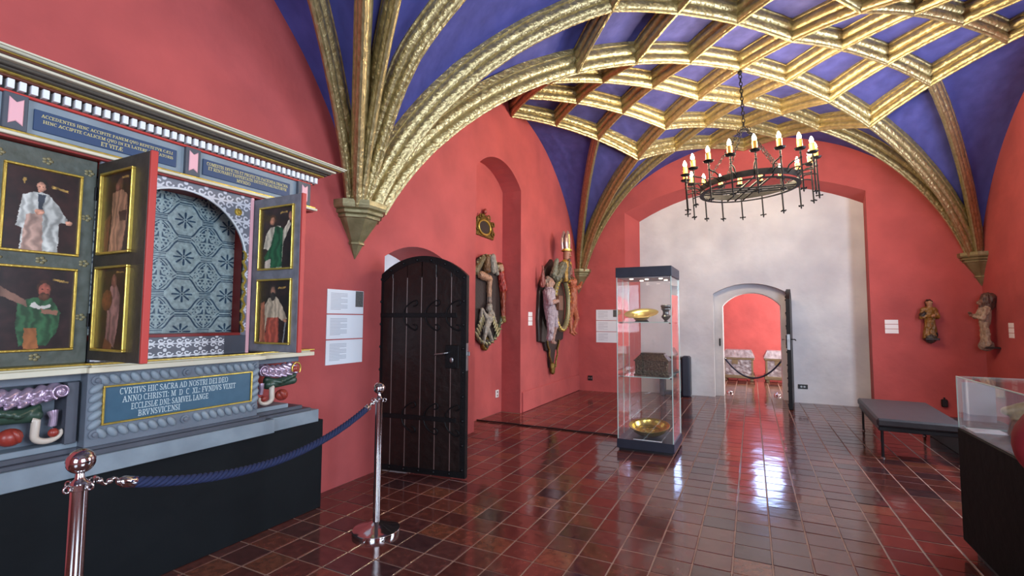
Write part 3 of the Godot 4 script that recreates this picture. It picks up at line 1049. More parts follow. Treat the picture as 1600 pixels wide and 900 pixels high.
func build_altar() -> void:
	single("altar_plinth", boxed(Vector3(LEFT, 0, -2.88), Vector3(-3.12, 0.69, -0.60), 0.004), M.plinth, "long black plinth under the painted altar cabinet", "plinth", Vector3(-3.24, 0, -1.74))
	var altar := thing("altar_cabinet", "painted altar cabinet with open wings, saints' pictures and Latin inscriptions on black plinth", "altar", Vector3(-3.24, 0.69, -1.74))
	var pics := saints()
	var mb := MB.new()
	abar(mb, -3.085, 0.69, 0.785, 0.62, 2.80); abar(mb, -3.05, 0.69, 0.785, 1.26, 2.38)
	part("base_band", mb, M.grey_light, altar)
	mb = MB.new()
	abar(mb, -3.105, 0.785, 0.806, 0.66, 2.74); abar(mb, -3.13, 0.806, 0.832, 0.70, 2.68); abar(mb, -3.068, 0.785, 0.812, 1.27, 2.32); abar(mb, -3.08, 0.812, 0.832, 1.28, 2.28)
	part("base_moulding", mb, M.grey_dark, altar)
	mb = MB.new()
	abar(mb, -3.14, 0.832, 0.862, 0.74, 2.56)
	part("scroll_sill", mb, M.grey_light, altar)
	mb = MB.new()
	abar(mb, -3.24, 0.86, 1.18, 0.74, 2.36); abar(mb, -3.14, 1.17, 1.215, 0.70, 2.64)
	part("predella_body", mb, M.grey, altar)
	mb = MB.new()
	abar(mb, -3.11, 0.86, 1.17, 1.222, 1.27)
	part("side_strip", mb, M.grey_dark, altar)
	# inscription block
	var block := part("inscription_block", boxed(A(-3.34, 0.832, 1.285), A(-3.065, 1.214, 2.25), 0.004), M.grey, altar)
	part("inscription_ground", boxed(A(-3.07, 0.945, 1.36), A(-3.062, 1.13, 2.188), 0.001), M.teal, block, "dark teal painted tablet")
	gilt_frame(altar, "x", -3.064, 1.36, 2.188, 0.945, 1.13, 0.010, 0.012, M.gilt)
	var lines := [["CVRTIVS HIC SACRA AD NOSTRI DEI DEO", 1.102, 1.728, 0.60, 0.034], ["ANNO CHRISTI: M  D  C  XL: FVNDVS VIXIT", 1.058, 1.762, 0.64, 0.034], ["ECCLESIÆ DNI: SAMVEL LANGE", 1.014, 1.695, 0.42, 0.034], ["BRVNSVICENSI", 0.972, 1.63, 0.22, 0.034]]
	for l in lines:
		lettering(l[0], A(-3.0615, l[1], l[2]), l[4], l[3], ALONG, M.pale_letter, block)
	# guilloche border
	var link := MB.new()
	link.ball(Vector3.ZERO, Vector3(0.015, 0.034, 0.0190), Basis.IDENTITY, 10, 8)
	var link_mesh := link.mesh(Vector3.ZERO, M.grey_light)
	for row in [1.172, 0.895]:
		for k in 18:
			if k == 8 or k == 9: continue
			_link(altar, link_mesh, A(-3.063, row, 1.353 + k * 0.0490), 0.62)
	for col in [1.322, 2.222]:
		for k in 5: _link(altar, link_mesh, A(-3.063, 0.945 + k * 0.046, col), -0.95)
	for p in [[1.172, 1.322], [0.895, 1.322], [1.172, 2.222], [0.895, 2.222], [1.172, 1.770], [0.895, 1.770]]:
		var ro := MB.new()
		ro.lathe([Vector2(0.024, 0), Vector2(0.024, 0.008), Vector2(0.014, 0.010), Vector2(0.011, 0.018), Vector2(0, 0.02)], 12, Transform3D(Basis(Vector3(0, 0, 1), Vector3(1, 0, 0), Vector3(0, 1, 0)), A(-3.066, p[0], p[1])))
		part("rosette", ro, M.grey, altar)
	# carved scrolls at both sides of the inscription
	carved_scroll(altar, 1.215, -1.0)
	carved_scroll(altar, 2.30, 1.0)
	# ledge
	mb = MB.new()
	abar(mb, -3.05, 1.214, 1.243, 0.66, 2.71); abar(mb, -3.02, 1.214, 1.243, 1.27, 2.27)
	part("ledge", mb, M.cream, altar)
	mb = MB.new()
	abar(mb, -3.075, 1.243, 1.254, 0.68, 2.69); abar(mb, -3.045, 1.243, 1.254, 1.29, 2.25)
	part("ledge_moulding", mb, M.cream, altar)
	mb = MB.new()
	abar(mb, -3.06, 1.254, 1.264, 0.67, 2.72); abar(mb, -3.03, 1.254, 1.264, 1.28, 2.26)
	part("ledge_gilt_line", mb, M.gilt, altar)
	# main stage
	part("back_board", boxed(A(-3.345, 1.264, 0.74), A(-3.30, 2.345, 2.60), 0.0), M.grey_dark, altar)
	var side := part("side_panel", boxed(A(-3.31, 1.264, 0.74), A(-3.122, 2.33, 1.295), 0.004), M.green_grey, altar, "green-grey panel with two framed saints")
	for k in 2:
		var y0: float = [1.822, 1.345][k]
		var y1: float = [2.222, 1.735][k]
		picture(side, "painted_panel", [A(-3.12, y0, 0.945), A(-3.12, y0, 1.222), A(-3.12, y1, 1.222), A(-3.12, y1, 0.945)], pics[k])
		gilt_frame(side, "x", -3.122, 0.945, 1.222, y0, y1, 0.012, 0.014, M.gilt)
	for p in [[0.915, 2.27], [1.09, 2.275], [1.26, 2.26], [1.26, 1.78], [1.09, 1.778], [0.93, 1.778], [1.26, 1.5], [1.26, 2.02], [1.09, 1.305]]:
		var fl := MB.new()
		for q in 5: fl.ball(A(-3.121, p[1] + 0.012 * sin(q * TAU / 5), p[0] + 0.014 * cos(q * TAU / 5)), Vector3(0.003, 0.008, 0.010), Basis.IDENTITY, 6, 4)
		part("gilt_flower", fl, M.flower, side)
	part("side_panel", boxed(A(-3.31, 1.264, 2.225), A(-3.14, 2.33, 2.56), 0.004), M.grey_dark, altar)
	# niche with woven hanging
	var hang := MB.new()
	hang.quad(A(-3.288, 1.40, 1.30), A(-3.288, 1.40, 2.185), A(-3.288, 2.30, 2.185), A(-3.288, 2.30, 1.30))
	part("damask_hanging", hang, printed(damask(), 0.35), altar, "blue and pale ornamental hanging in the niche")
	mb = MB.new()
	abar(mb, -3.12, 1.385, 2.30, 2.185, 2.225, -3.30, 0.0); abar(mb, -3.12, 1.375, 1.402, 1.30, 2.20, -3.30, 0.0)
	abar(mb, -3.12, 2.295, 2.33, 1.30, 2.22, -3.30, 0.0)
	part("niche_lining", mb, M.niche_red, altar)
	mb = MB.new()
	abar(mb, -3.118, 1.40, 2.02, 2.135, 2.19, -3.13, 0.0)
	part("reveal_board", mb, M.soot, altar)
	# spandrel board with its arch
	var board := PackedVector2Array([Vector2(1.30, 1.385), Vector2(1.325, 1.385)])
	board.append_array(arch_points(1.325, 2.138, 1.95, 0.335, 20))
	board.append_array(PackedVector2Array([Vector2(2.138, 1.385), Vector2(2.165, 1.385), Vector2(2.165, 2.333), Vector2(1.30, 2.333)]))
	mb = MB.new()
	mb.prism(board, 0.018, on_left(-3.10))
	part("spandrel_board", mb, printed(scrollwork(300, 330, 7.0, 8.0, Color8(112, 116, 126), Color8(206, 208, 216)), 0.5), altar, "grey spandrel board with white scrollwork")
	var rim := []
	for p in arch_points(1.325, 2.138, 1.95, 0.335, 24): rim.append(A(-3.098, p.y, p.x))
	mb = MB.new()
	mb.tube(rim, 0.007, 6)
	part("arch_rim", mb, M.chalk, altar)
	var wavy := PackedVector2Array()
	for k in 41: wavy.append(Vector2(2.128 + 0.009 * sin(k * 1.05) + 0.004 * sin(k * 2.3), 1.405 + k * 0.0138))
	for k in 41: wavy.append(Vector2(2.142 + 0.009 * sin((40 - k) * 1.05), 1.405 + (40 - k) * 0.0138))
	mb = MB.new()
	mb.prism(wavy, 0.012, on_left(-3.092))
	part("scalloped_edge", mb, M.gilt, altar)
	mb = MB.new()
	mb.lathe([Vector2(0.026, 0), Vector2(0.024, 0.008), Vector2(0.012, 0.010), Vector2(0.01, 0.018), Vector2(0, 0.02)], 10, Transform3D(Basis(Vector3(0, 0, 1), Vector3(1, 0, 0), Vector3(0, 1, 0)), A(-3.1, 2.215, 2.075)))
	part("rosette", mb, M.gilt, altar)
	mb = MB.new()
	mb.box(A(-3.13, 1.264, 1.99), A(-3.096, 1.384, 1.30), 0.002)
	var band := MB.new()
	band.quad(A(-3.095, 1.266, 1.30), A(-3.095, 1.266, 2.015), A(-3.095, 1.384, 2.015), A(-3.095, 1.384, 1.30))
	part("scroll_band", boxed(A(-3.13, 1.264, 1.30), A(-3.097, 1.385, 2.165), 0.002), M.grey_dark, altar)
	part("scroll_painting", band, printed(scrollwork(480, 96, 7.0, 1.6, Color8(96, 98, 108), Color8(226, 228, 232)), 0.4), altar)
	mb = MB.new()
	abar(mb, -3.088, 1.264, 2.333, 2.163, 2.184, -3.13)
	part("pilaster_strip", mb, M.pink, altar)
	# wings
	altar_wing(altar, 1.298, M.wing_dark, [pics[2], pics[3]], -3.055, -2.765, "dark brown wing with two framed saints and red edge")
	altar_wing(altar, 2.19, M.wing, [pics[4], pics[5]], -3.012, -2.70, "grey wing with two framed saints and red edge")
	# entablature
	mb = MB.new()
	abar(mb, -3.075, 2.333, 2.345, 0.62, 2.68)
	part("architrave_base", mb, M.niche_red, altar)
	mb = MB.new()
	abar(mb, -3.055, 2.345, 2.362, 0.60, 2.70)
	part("architrave", mb, M.cream, altar)
	mb = MB.new()
	abar(mb, -3.065, 2.362, 2.374, 0.61, 2.69)
	part("architrave_gilt_line", mb, M.gilt, altar)
	part("frieze", boxed(A(-3.34, 2.374, 0.66), A(-3.10, 2.546, 2.66), 0.002), M.grey_light, altar)
	for t in [[1.018, 1.668], [1.825, 2.47]]:
		part("text_panel", boxed(A(-3.11, 2.405, t[0]), A(-3.092, 2.508, t[1]), 0.002), M.navy, altar, "navy panel with gilt Latin lettering")
	for l in [["ACCEDENTES HINC ACCIPITE PANEM QVO REPETETVR CÆLI", 2.483, 1.345, 0.60], ["HINC ACCIPITE CALICEM QVO IN EX LATERE SALVATORIS", 2.455, 1.350, 0.60], ["ET VITÆ", 2.425, 1.34, 0.10],
			["COMESTIS INVICTIS ET PROFECTIS PACIENDA DRACMA", 2.483, 2.148, 0.60], ["ET RESONABIT PAVPERTATIS INSTITVM SALVATORVM", 2.455, 2.148, 0.58], ["MVNDO", 2.425, 2.1, 0.10]]:
		lettering(l[0], A(-3.0915, l[1], l[2]), 0.021, l[3], ALONG, M.gilt_letter, altar)
	for b in [[0.905, 0.992], [1.712, 1.80], [2.53, 2.645]]:
		var blk := part("frieze_block", boxed(A(-3.12, 2.376, b[0]), A(-3.075, 2.548, b[1]), 0.003), M.grey_dark, altar)
		var um: float = (b[0] + b[1]) / 2.0
		mb = MB.new()
		mb.prism(poly([um - 0.026, 2.40, um, 2.418, um + 0.026, 2.40, um + 0.026, 2.528, um, 2.508, um - 0.026, 2.528]), 0.008, on_left(-3.069), PackedVector2Array(), 0.003)
		part("pink_tablet", mb, M.pink, blk)
	mb = MB.new()
	abar(mb, -3.085, 2.546, 2.560, 0.62, 2.67)
	part("red_line", mb, M.edge_red, altar)
	part("dentil_ground", boxed(A(-3.34, 2.56, 0.64), A(-3.095, 2.618, 2.70), 0.0), M.soot, altar)
	var dm := MB.new()
	dm.box(Vector3(-0.02, -0.022, -0.0125), Vector3(0.02, 0.022, 0.0125), 0.002)
	var dmesh := dm.mesh(Vector3.ZERO, M.chalk)
	for k in 49:
		var o := MeshInstance3D.new()
		o.name = "dentil"
		o.mesh = dmesh
		altar.add_child(o, true)
		o.position = A(-3.082, 2.586, 0.67 + k * 0.042) - altar.position
	var stack := [[-3.06, 2.610, 2.622, "brown", 2.72], [-3.035, 2.620, 2.630, "gilt", 2.735], [-3.01, 2.628, 2.644, "umber", 2.745], [-2.985, 2.638, 2.656, "umber", 2.76], [-2.955, 2.654, 2.668, "cream", 2.785], [-2.94, 2.666, 2.672, "brown", 2.80], [-2.93, 2.671, 2.678, "gilt", 2.815], [-2.91, 2.676, 2.690, "stone_mould", 2.835], [-2.90, 2.688, 2.697, "cream", 2.845]]
	for s in stack:
		mb = MB.new()
		abar(mb, s[0], s[1], s[2], 3.50 - s[4], s[4])
		part("cornice_moulding", mb, M[s[3]], altar)

func _link(altar: Node3D, mesh: Mesh, at: Vector3, lean: float) -> void:
	var o := MeshInstance3D.new()
	o.name = "guilloche_link"
	o.mesh = mesh
	altar.add_child(o, true)
	o.transform = Transform3D(Basis(Vector3(1, 0, 0), lean), at - altar.position)

# leaves, fruit and scrolls carved beside the inscription; dir says which way they run from the block
func carved_scroll(altar: Node3D, u: float, dir: float) -> void:
	var lil := Color8(200, 172, 204).srgb_to_linear()
	var bones := []
	for k in 6:
		var f := k / 5.0
		var uu := u + dir * (0.03 + 0.24 * f)
		var yy := 1.125 - 0.018 * sin(f * 3.0)
		bones.append([A(-3.16, yy + 0.03, uu), A(-3.13, yy + 0.012, uu + dir * 0.035), 0.022, 0.012, lil])
		bones.append([A(-3.16, yy - 0.02, uu), A(-3.12, yy - 0.035, uu + dir * 0.04), 0.020, 0.010, lil])
		bones.append([A(-3.15, yy, uu - dir * 0.02), A(-3.14, yy - 0.004, uu + dir * 0.04), 0.016, 0.016, lil])
	bones.append([A(-3.14, 1.128, u + dir * 0.02), A(-3.13, 1.128, u + dir * 0.02), 0.038, 0.034, lil])
	part("acanthus", body(bones, 0.008, 0.0065), tint_of("lilac"), altar, "silvery lilac acanthus")
	var ring := []
	for k in 26:
		var a := k * 0.42
		var r := 0.008 + 0.0012 * k
		ring.append(A(-3.10, 1.128 + r * sin(a), u + dir * 0.02 + r * cos(a)))
	var mb := MB.new()
	mb.tube(ring, 0.006, 6)
	part("rosette_curl", mb, M.lilac, altar)
	var green := Color8(44, 68, 56).srgb_to_linear()
	bones = []
	for k in 5:
		var f := k / 4.0
		bones.append([A(-3.17, 1.055 - 0.012 * k, u + dir * 0.09), A(-3.12, 1.03 + 0.01 * k, u + dir * (0.17 + 0.03 * k)), 0.022, 0.016, green])
	bones.append([A(-3.16, 1.02, u + dir * 0.10), A(-3.15, 1.03, u + dir * 0.30), 0.035, 0.030, green])
	part("leaf", body(bones, 0.006, 0.0065), M.leaf, altar, "dark green carved leaf")
	mb = MB.new()
	mb.ball(A(-3.13, 0.935, u + dir * 0.19), Vector3(0.04, 0.042, 0.048))
	mb.ball(A(-3.105, 0.94, u + dir * 0.175), Vector3(0.022, 0.036, 0.016), Basis(Vector3(1, 0, 0), 0.4))
	part("fruit", mb, M.fruit, altar, "red carved fruit")
	var hook := []
	var rad := []
	for k in 15:
		var a := lerpf(-0.4, 3.5, k / 14.0)
		hook.append(A(-3.125, 0.925 - 0.034 * sin(a) + (0.06 if k == 14 else 0.0), u + dir * (0.055 - 0.05 * cos(a))))
		rad.append(lerpf(0.010, 0.019, k / 14.0))
	hook.append(A(-3.13, 1.0, u + dir * 0.115)); rad.append(0.015)
	mb = MB.new()
	mb.tube(hook, rad, 8)
	part("volute", mb, M.scroll_cream, altar, "cream carved volute")
	mb = MB.new()
	mb.ball(A(-3.12, 0.928, u + dir * 0.035), Vector3(0.02, 0.022, 0.022))
	part("bud", mb, M.fruit, altar)
	mb = MB.new()
	mb.tube([A(-3.15, 0.96, u + dir * 0.03), A(-3.14, 1.0, u + dir * 0.03), A(-3.15, 1.03, u + dir * 0.032)], [0.018, 0.016, 0.024], 10)
	part("stem", mb, M.lilac, altar)
	# gilt curl round a red flower at the outer end
	mb = MB.new()
	mb.ball(A(-3.14, 1.115, u + dir * 0.30), Vector3(0.03, 0.03, 0.034))
	part("flower", mb, M.fruit, altar)
	var curl := []
	for k in 16:
		var a := lerpf(-0.8, 3.6, k / 15.0)
		curl.append(A(-3.115, 1.12 + 0.045 * sin(a), u + dir * (0.30 + 0.038 * cos(a))))
	mb = MB.new()
	mb.tube(curl, 0.006, 6)
	part("gilt_curl", mb, M.gilt, altar)

func tint_of(called: String) -> StandardMaterial3D:
	return M[called]

# ---------------------------------------------------------------- chandelier
func own(called: String, mb: MB, m: Material, parent: Node) -> MeshInstance3D:
	var o := MeshInstance3D.new()
	o.name = called
	o.mesh = mb.mesh(Vector3.ZERO, m)
	parent.add_child(o, true)
	return o

func chain(mb: MB, a: Vector3, b: Vector3, link := 0.05, r := 0.0045, w := 0.014) -> void:
	var d := (b - a).normalized()
	var n := int((b - a).length() / (link * 0.78))
	var s := d.cross(Vector3(0.3, 0.1, 0.9)).normalized()
	for k in n:
		var c := a.lerp(b, (k + 0.5) / n)
		var side := s if k % 2 == 0 else s.cross(d)
		var pts := []
		for q in 10:
			var t := TAU * q / 10.0
			pts.append(c + d * cos(t) * link * 0.5 + side * sin(t) * w)
		mb.tube(pts, r, 5, true)

func build_chandelier() -> void:
	var at := Vector3(MIDX + 0.06, 3.21, MIDZ)
	var ch := thing("chandelier", "black wrought-iron ring chandelier with electric candles hanging from the vault", "chandelier", at)
	var ring := Node3D.new()
	var lean := Basis(Vector3(0, 0, 1), 0.05)
	var mb := MB.new()
	for r in [0.57]:
		mb.lathe([Vector2(r - 0.008, -0.04), Vector2(r, -0.04), Vector2(r, 0.035), Vector2(r - 0.008, 0.035), Vector2(r - 0.008, -0.04)], 56, Transform3D(lean, Vector3.ZERO))
	mb.lathe([Vector2(0.525, -0.075), Vector2(0.58, -0.075), Vector2(0.58, -0.068), Vector2(0.525, -0.068), Vector2(0.525, -0.075)], 56, Transform3D(lean, Vector3.ZERO))
	own("ring", mb, M.iron, ch)
	ring.free()
	for fam in 2:
		for k in 3:
			var off := (k - 1) * 0.10
			var half := sqrt(0.565 * 0.565 - off * off)
			mb = MB.new()
			var p := Vector3(-half, -0.06, off) if fam == 0 else Vector3(off, -0.05, -half)
			var q := Vector3(half, -0.06, off) if fam == 0 else Vector3(off, -0.05, half)
			mb.tube([lean * p.rotated(Vector3.UP, 0.3), lean * q.rotated(Vector3.UP, 0.3)], 0.012, 6)
			own("cross_bar", mb, M.iron, ch)
	var arm_mesh := MB.new()
	var rr := 0.745
	arm_mesh.tube([Vector3(0, -0.27, rr), Vector3(0, 0.19, rr)], 0.0095, 6)
	arm_mesh.tube([Vector3(0, 0.02, 0.57), Vector3(0, 0.06, 0.59), Vector3(0, 0.085, 0.64), Vector3(0, 0.09, 0.70), Vector3(0, 0.10, rr)], 0.009, 6)
	arm_mesh.tube([Vector3(0, -0.02, 0.57), Vector3(0, 0.01, 0.62), Vector3(0, 0.012, 0.69), Vector3(0, 0.0, rr)], 0.008, 6)
	arm_mesh.ball(Vector3(0, 0.10, rr), Vector3(0.016, 0.014, 0.016), Basis.IDENTITY, 8, 6)
	arm_mesh.ball(Vector3(0, 0.15, rr), Vector3(0.014, 0.010, 0.014), Basis.IDENTITY, 8, 6)
	for a in [[Vector3(-0.03, -0.26, rr), Vector3(0.03, -0.26, rr)], [Vector3(0, -0.26, rr - 0.03), Vector3(0, -0.26, rr + 0.03)]]:
		arm_mesh.tube(a, 0.007, 6)
	for p in [Vector3(0.03, -0.26, rr), Vector3(-0.03, -0.26, rr), Vector3(0, -0.26, rr + 0.03), Vector3(0, -0.26, rr - 0.03)]:
		arm_mesh.ball(p, Vector3.ONE * 0.010, Basis.IDENTITY, 6, 5)
	arm_mesh.lathe([Vector2(0, -0.305), Vector2(0.010, -0.285), Vector2(0.006, -0.268)], 8, Transform3D(Basis.IDENTITY, Vector3(0, 0, rr)))
	var armm := arm_mesh.mesh(Vector3.ZERO, M.iron)
	var pan := MB.new()
	pan.lathe([Vector2(0, 0.185), Vector2(0.05, 0.19), Vector2(0.062, 0.205), Vector2(0.058, 0.207), Vector2(0.046, 0.198), Vector2(0, 0.197)], 18, Transform3D(Basis.IDENTITY, Vector3(0, 0, rr)))
	var panm := pan.mesh(Vector3.ZERO, M.iron)
	var can := MB.new()
	can.lathe([Vector2(0, 0.195), Vector2(0.029, 0.195), Vector2(0.029, 0.300), Vector2(0.025, 0.306), Vector2(0, 0.304)], 14, Transform3D(Basis.IDENTITY, Vector3(0, 0, rr)))
	var canm := can.mesh(Vector3.ZERO, M.candle)
	var bul := MB.new()
	bul.lathe([Vector2(0.010, 0.304), Vector2(0.022, 0.320), Vector2(0.024, 0.338), Vector2(0.016, 0.364), Vector2(0.005, 0.388), Vector2(0, 0.390)], 12, Transform3D(Basis.IDENTITY, Vector3(0, 0, rr)))
	var bulm := bul.mesh(Vector3.ZERO, M.bulb)
	for k in 18:
		var turn := lean * Basis(Vector3.UP, TAU * (k + 0.35) / 18.0)
		var arm := MeshInstance3D.new()
		arm.name = "candle_arm"
		arm.mesh = armm
		arm.basis = turn
		ch.add_child(arm, true)
		for s in [["drip_pan", panm], ["candle", canm], ["bulb", bulm]]:
			var o := MeshInstance3D.new()
			o.name = s[0]
			o.mesh = s[1]
			arm.add_child(o, true)
		var l := OmniLight3D.new()
		l.name = "candle_light"
		l.light_color = Color(1.0, 0.90, 0.75)
		l.light_energy = CANDLE
		l.light_size = 0.02
		l.omni_range = 30.0
		l.omni_attenuation = 2.0
		l.shadow_enabled = true
		l.position = Vector3(0, 0.34, rr)
		arm.add_child(l)
	mb = MB.new()
	var top := Vector3(MIDX, CROWN, MIDZ) - at
	var hub := Vector3(-0.03, 0.72, 0)
	chain(mb, hub, top, 0.062, 0.006, 0.018)
	own("chain", mb, M.iron, ch)
	mb = MB.new()
	mb.ball(top + Vector3(0, -0.015, 0), Vector3(0.03, 0.03, 0.03), Basis.IDENTITY, 10, 8)
	own("ceiling_hook", mb, M.iron, ch)
	mb = MB.new()
	mb.lathe([Vector2(0, -0.03), Vector2(0.05, -0.012), Vector2(0.055, 0.004), Vector2(0.02, 0.012), Vector2(0, 0.03)], 10, Transform3D(Basis.IDENTITY, hub))
	for k in 6:
		var a := TAU * k / 6.0
		var ped := []
		for q in 8:
			var t := PI * q / 7.0
			ped.append(hub + Vector3(cos(a), 0, sin(a)) * (0.05 + 0.025 * sin(t)) + Vector3(0, 0.028 * cos(t), 0))
		mb.tube(ped, 0.004, 5)
	own("hub", mb, M.iron, ch)
	for k in 4:
		var a := TAU * (k + 0.4) / 4.0
		mb = MB.new()
		chain(mb, lean * Vector3(0.57 * sin(a), 0.03, 0.57 * cos(a)), hub + Vector3(0.05 * sin(a), -0.01, 0.05 * cos(a)), 0.05)
		own("chain", mb, M.iron, ch)

# ---------------------------------------------------------------- doors
func door_leaf(called: String, w: float, spring: float, rise: float, label: String, planks: int) -> Node3D:
	# local: hinge edge at x = 0, free edge at x = w, the studded face towards +z
	var d := setting(called)
	d.set_meta("label", label)
	var t := 0.05
	var arc := arch_points(0, w, spring, rise, 20)
	for k in planks:
		var a := w * k / planks + (0.003 if k > 0 else 0.0)
		var b := w * (k + 1) / planks - 0.003
		var o := PackedVector2Array([Vector2(a, 0.01), Vector2(b, 0.01)])
		for q in 6:
			var x := lerpf(b, a, q / 5.0)
			var h := w / 2.0
			var r := (h * h + rise * rise) / (2.0 * rise)
			o.append(Vector2(x, spring + rise - r + sqrt(maxf(r * r - (x - h) * (x - h), 0.0))))
		var mb := MB.new()
		mb.prism(o, t, Transform3D.IDENTITY, PackedVector2Array(), 0.004)
		part("plank", mb, M.door, d)
	part("core", boxed(Vector3(0.01, 0.02, -0.04), Vector3(w - 0.01, spring, -0.012), 0.0), M.door_edge, d)
	for k in range(1, planks):
		var bd := MB.new()
		bd.tube([Vector3(w * k / planks, 0.06, -0.002), Vector3(w * k / planks, spring - 0.01, -0.002)], 0.006, 6)
		part("bead", bd, M.bead, d)
	# iron binding round the edge
	var outer := PackedVector2Array([Vector2(w, 0.005)])
	var rim := PackedVector2Array([Vector2(0, 0.005), Vector2(w, 0.005)])
	var up := arc.duplicate(); up.reverse()
	rim.append_array(up)
	var inner := PackedVector2Array()
	var mid := Vector2(w / 2.0, spring * 0.55)
	for p in rim:
		var e := (mid - p)
		inner.append(p + Vector2(signf(e.x) * minf(absf(e.x), 0.055), signf(e.y) * minf(absf(e.y), 0.055)))
	var mb2 := MB.new()
	for k in rim.size():
		var j := (k + 1) % rim.size()
		mb2.prism(PackedVector2Array([rim[k], rim[j], inner[j], inner[k]]), t + 0.010, facing(0.005))
	part("iron_binding", mb2, M.iron, d)
	var stud := MB.new()
	stud.ball(Vector3.ZERO, Vector3(0.014, 0.014, 0.011), Basis.IDENTITY, 8, 5)
	var sm := stud.mesh(Vector3.ZERO, M.iron)
	var spots := []
	for k in 9:
		var y := 0.08 + k * (spring - 0.1) / 8.0
		spots.append(Vector2(0.03, y)); spots.append(Vector2(w - 0.03, y))
	for k in 5: spots.append(Vector2(lerpf(0.16, w - 0.16, k / 4.0), 0.035))
	for k in range(3, 19, 3): spots.append(arc[k].lerp(mid, 0.035))
	for p in spots:
		var o := MeshInstance3D.new()
		o.name = "stud"
		o.mesh = sm
		o.position = Vector3(p.x, p.y, 0.008)
		d.add_child(o, true)
	# strap hinges with curled ends
	for y in [spring * 0.80, spring * 0.28]:
		var mb := MB.new()
		mb.box(Vector3(0.0, y - 0.022, 0.0), Vector3(w - 0.10, y + 0.022, 0.010), 0.003)
		for sgn in [-1.0, 1.0]:
			for c in [0.30, 0.55, 0.78]:
				var pts := []
				for q in 13:
					var f := q / 12.0
					var a := f * 4.4
					var r := 0.10 * (1.0 - f * 0.72)
					pts.append(Vector3(w * c + 0.10 - r * cos(a), y + sgn * (0.02 + 0.09 * minf(f * 2.0, 1.0) + r * sin(a) * 0.7), 0.006))
				mb.tube(pts, 0.007, 5)
		part("strap_hinge", mb, M.iron, d)
	var lk := MB.new()
	lk.box(Vector3(w - 0.21, 1.02, 0.0), Vector3(w - 0.07, 1.24, 0.02), 0.006)
	var lock := part("lock", lk, M.iron, d)
	lk = MB.new()
	lk.tube([Vector3(w - 0.17, 1.17, 0.02), Vector3(w - 0.17, 1.17, 0.07), Vector3(w - 0.19, 1.165, 0.08), Vector3(w - 0.29, 1.15, 0.08)], 0.010, 7)
	lk.ball(Vector3(w - 0.14, 1.10, 0.024), Vector3(0.02, 0.026, 0.006))
	part("handle", lk, M.steel_dull, lock)
	lk = MB.new()
	lk.box(Vector3(w - 0.002, 1.0, -0.045), Vector3(w + 0.004, 1.26, 0.0), 0.001)
	lk.box(Vector3(w, 1.14, -0.035), Vector3(w + 0.025, 1.18, -0.015), 0.003)
	part("lock_plate", lk, M.steel_dull, d)
	lk = MB.new()
	lk.tube([Vector3(w - 0.17, 1.17, -0.05), Vector3(w - 0.17, 1.17, -0.11), Vector3(w - 0.27, 1.15, -0.12)], 0.010, 7)
	part("handle", lk, M.iron, d)
	return d

func build_doors() -> void:
	var d := door_leaf("door_1", 0.97, 1.905, 0.205, "dark planked door with iron studs and strap hinges standing open beside the text sheets", 6)
	d.position = Vector3(LEFT - 0.03, 0.012, -3.80)
	d.rotation.y = deg_to_rad(8.0)
	d = door_leaf("door_2", 0.98, 1.86, 0.19, "dark iron-bound door seen edge-on in the white wall", 6)
	d.position = Vector3(0.612, 0.012, -10.40)
	d.rotation.y = deg_to_rad(-95.2)
	var mb := MB.new()
	mb.box(Vector3(-0.60, 0.99, -10.62), Vector3(-0.575, 1.14, -10.60), 0.004)
	mb.box(Vector3(-0.60, 1.0, -10.60), Vector3(-0.575, 1.13, -10.585), 0.004)
	single("strike_plate", mb, M.iron, "black iron strike plate on the white door jamb", "lock", Vector3(-0.5875, 0.99, -10.61))

# ---------------------------------------------------------------- barrier
func stanchion(at: Vector3, label: String) -> Node3D:
	var s := thing("stanchion", label, "stanchion", at, "chrome rope stanchions")
	var mb := MB.new()
	mb.lathe([Vector2(0, 0), Vector2(0.165, 0.0), Vector2(0.165, 0.024), Vector2(0.160, 0.030), Vector2(0.12, 0.042), Vector2(0.06, 0.062), Vector2(0.032, 0.078), Vector2(0.0, 0.08)], 48)
	own("base", mb, M.steel, s)
	mb = MB.new()
	mb.lathe([Vector2(0.0255, 0.07), Vector2(0.0255, 0.93), Vector2(0, 0.931)], 28)
	own("post", mb, M.steel, s)
	mb = MB.new()
	mb.lathe([Vector2(0.026, 0.905), Vector2(0.031, 0.908), Vector2(0.031, 0.928), Vector2(0.026, 0.932), Vector2(0.014, 0.945), Vector2(0.012, 0.965), Vector2(0.02, 0.972)], 24)
	for k in 4:
		var a := TAU * k / 4.0 + 0.35
		var pts := []
		for q in 10:
			var t := TAU * q / 10.0
			pts.append(Vector3(sin(a), 0, cos(a)) * (0.042 + 0.012 * cos(t)) + Vector3(0, 0.92 + 0.012 * sin(t), 0))
		mb.tube(pts, 0.0035, 6, true)
	own("collar", mb, M.steel, s)
	mb = MB.new()
	mb.ball(Vector3(0, 1.003, 0), Vector3.ONE * 0.042, Basis.IDENTITY, 28, 18)
	own("ball", mb, M.steel, s)
	return s

func sagging(a: Vector3, b: Vector3, sag: float, n: int) -> Array:
	var out := []
	for k in n + 1:
		var f := float(k) / n
		out.append(a.lerp(b, f) - Vector3(0, sag * 4.0 * f * (1.0 - f), 0))
	return out

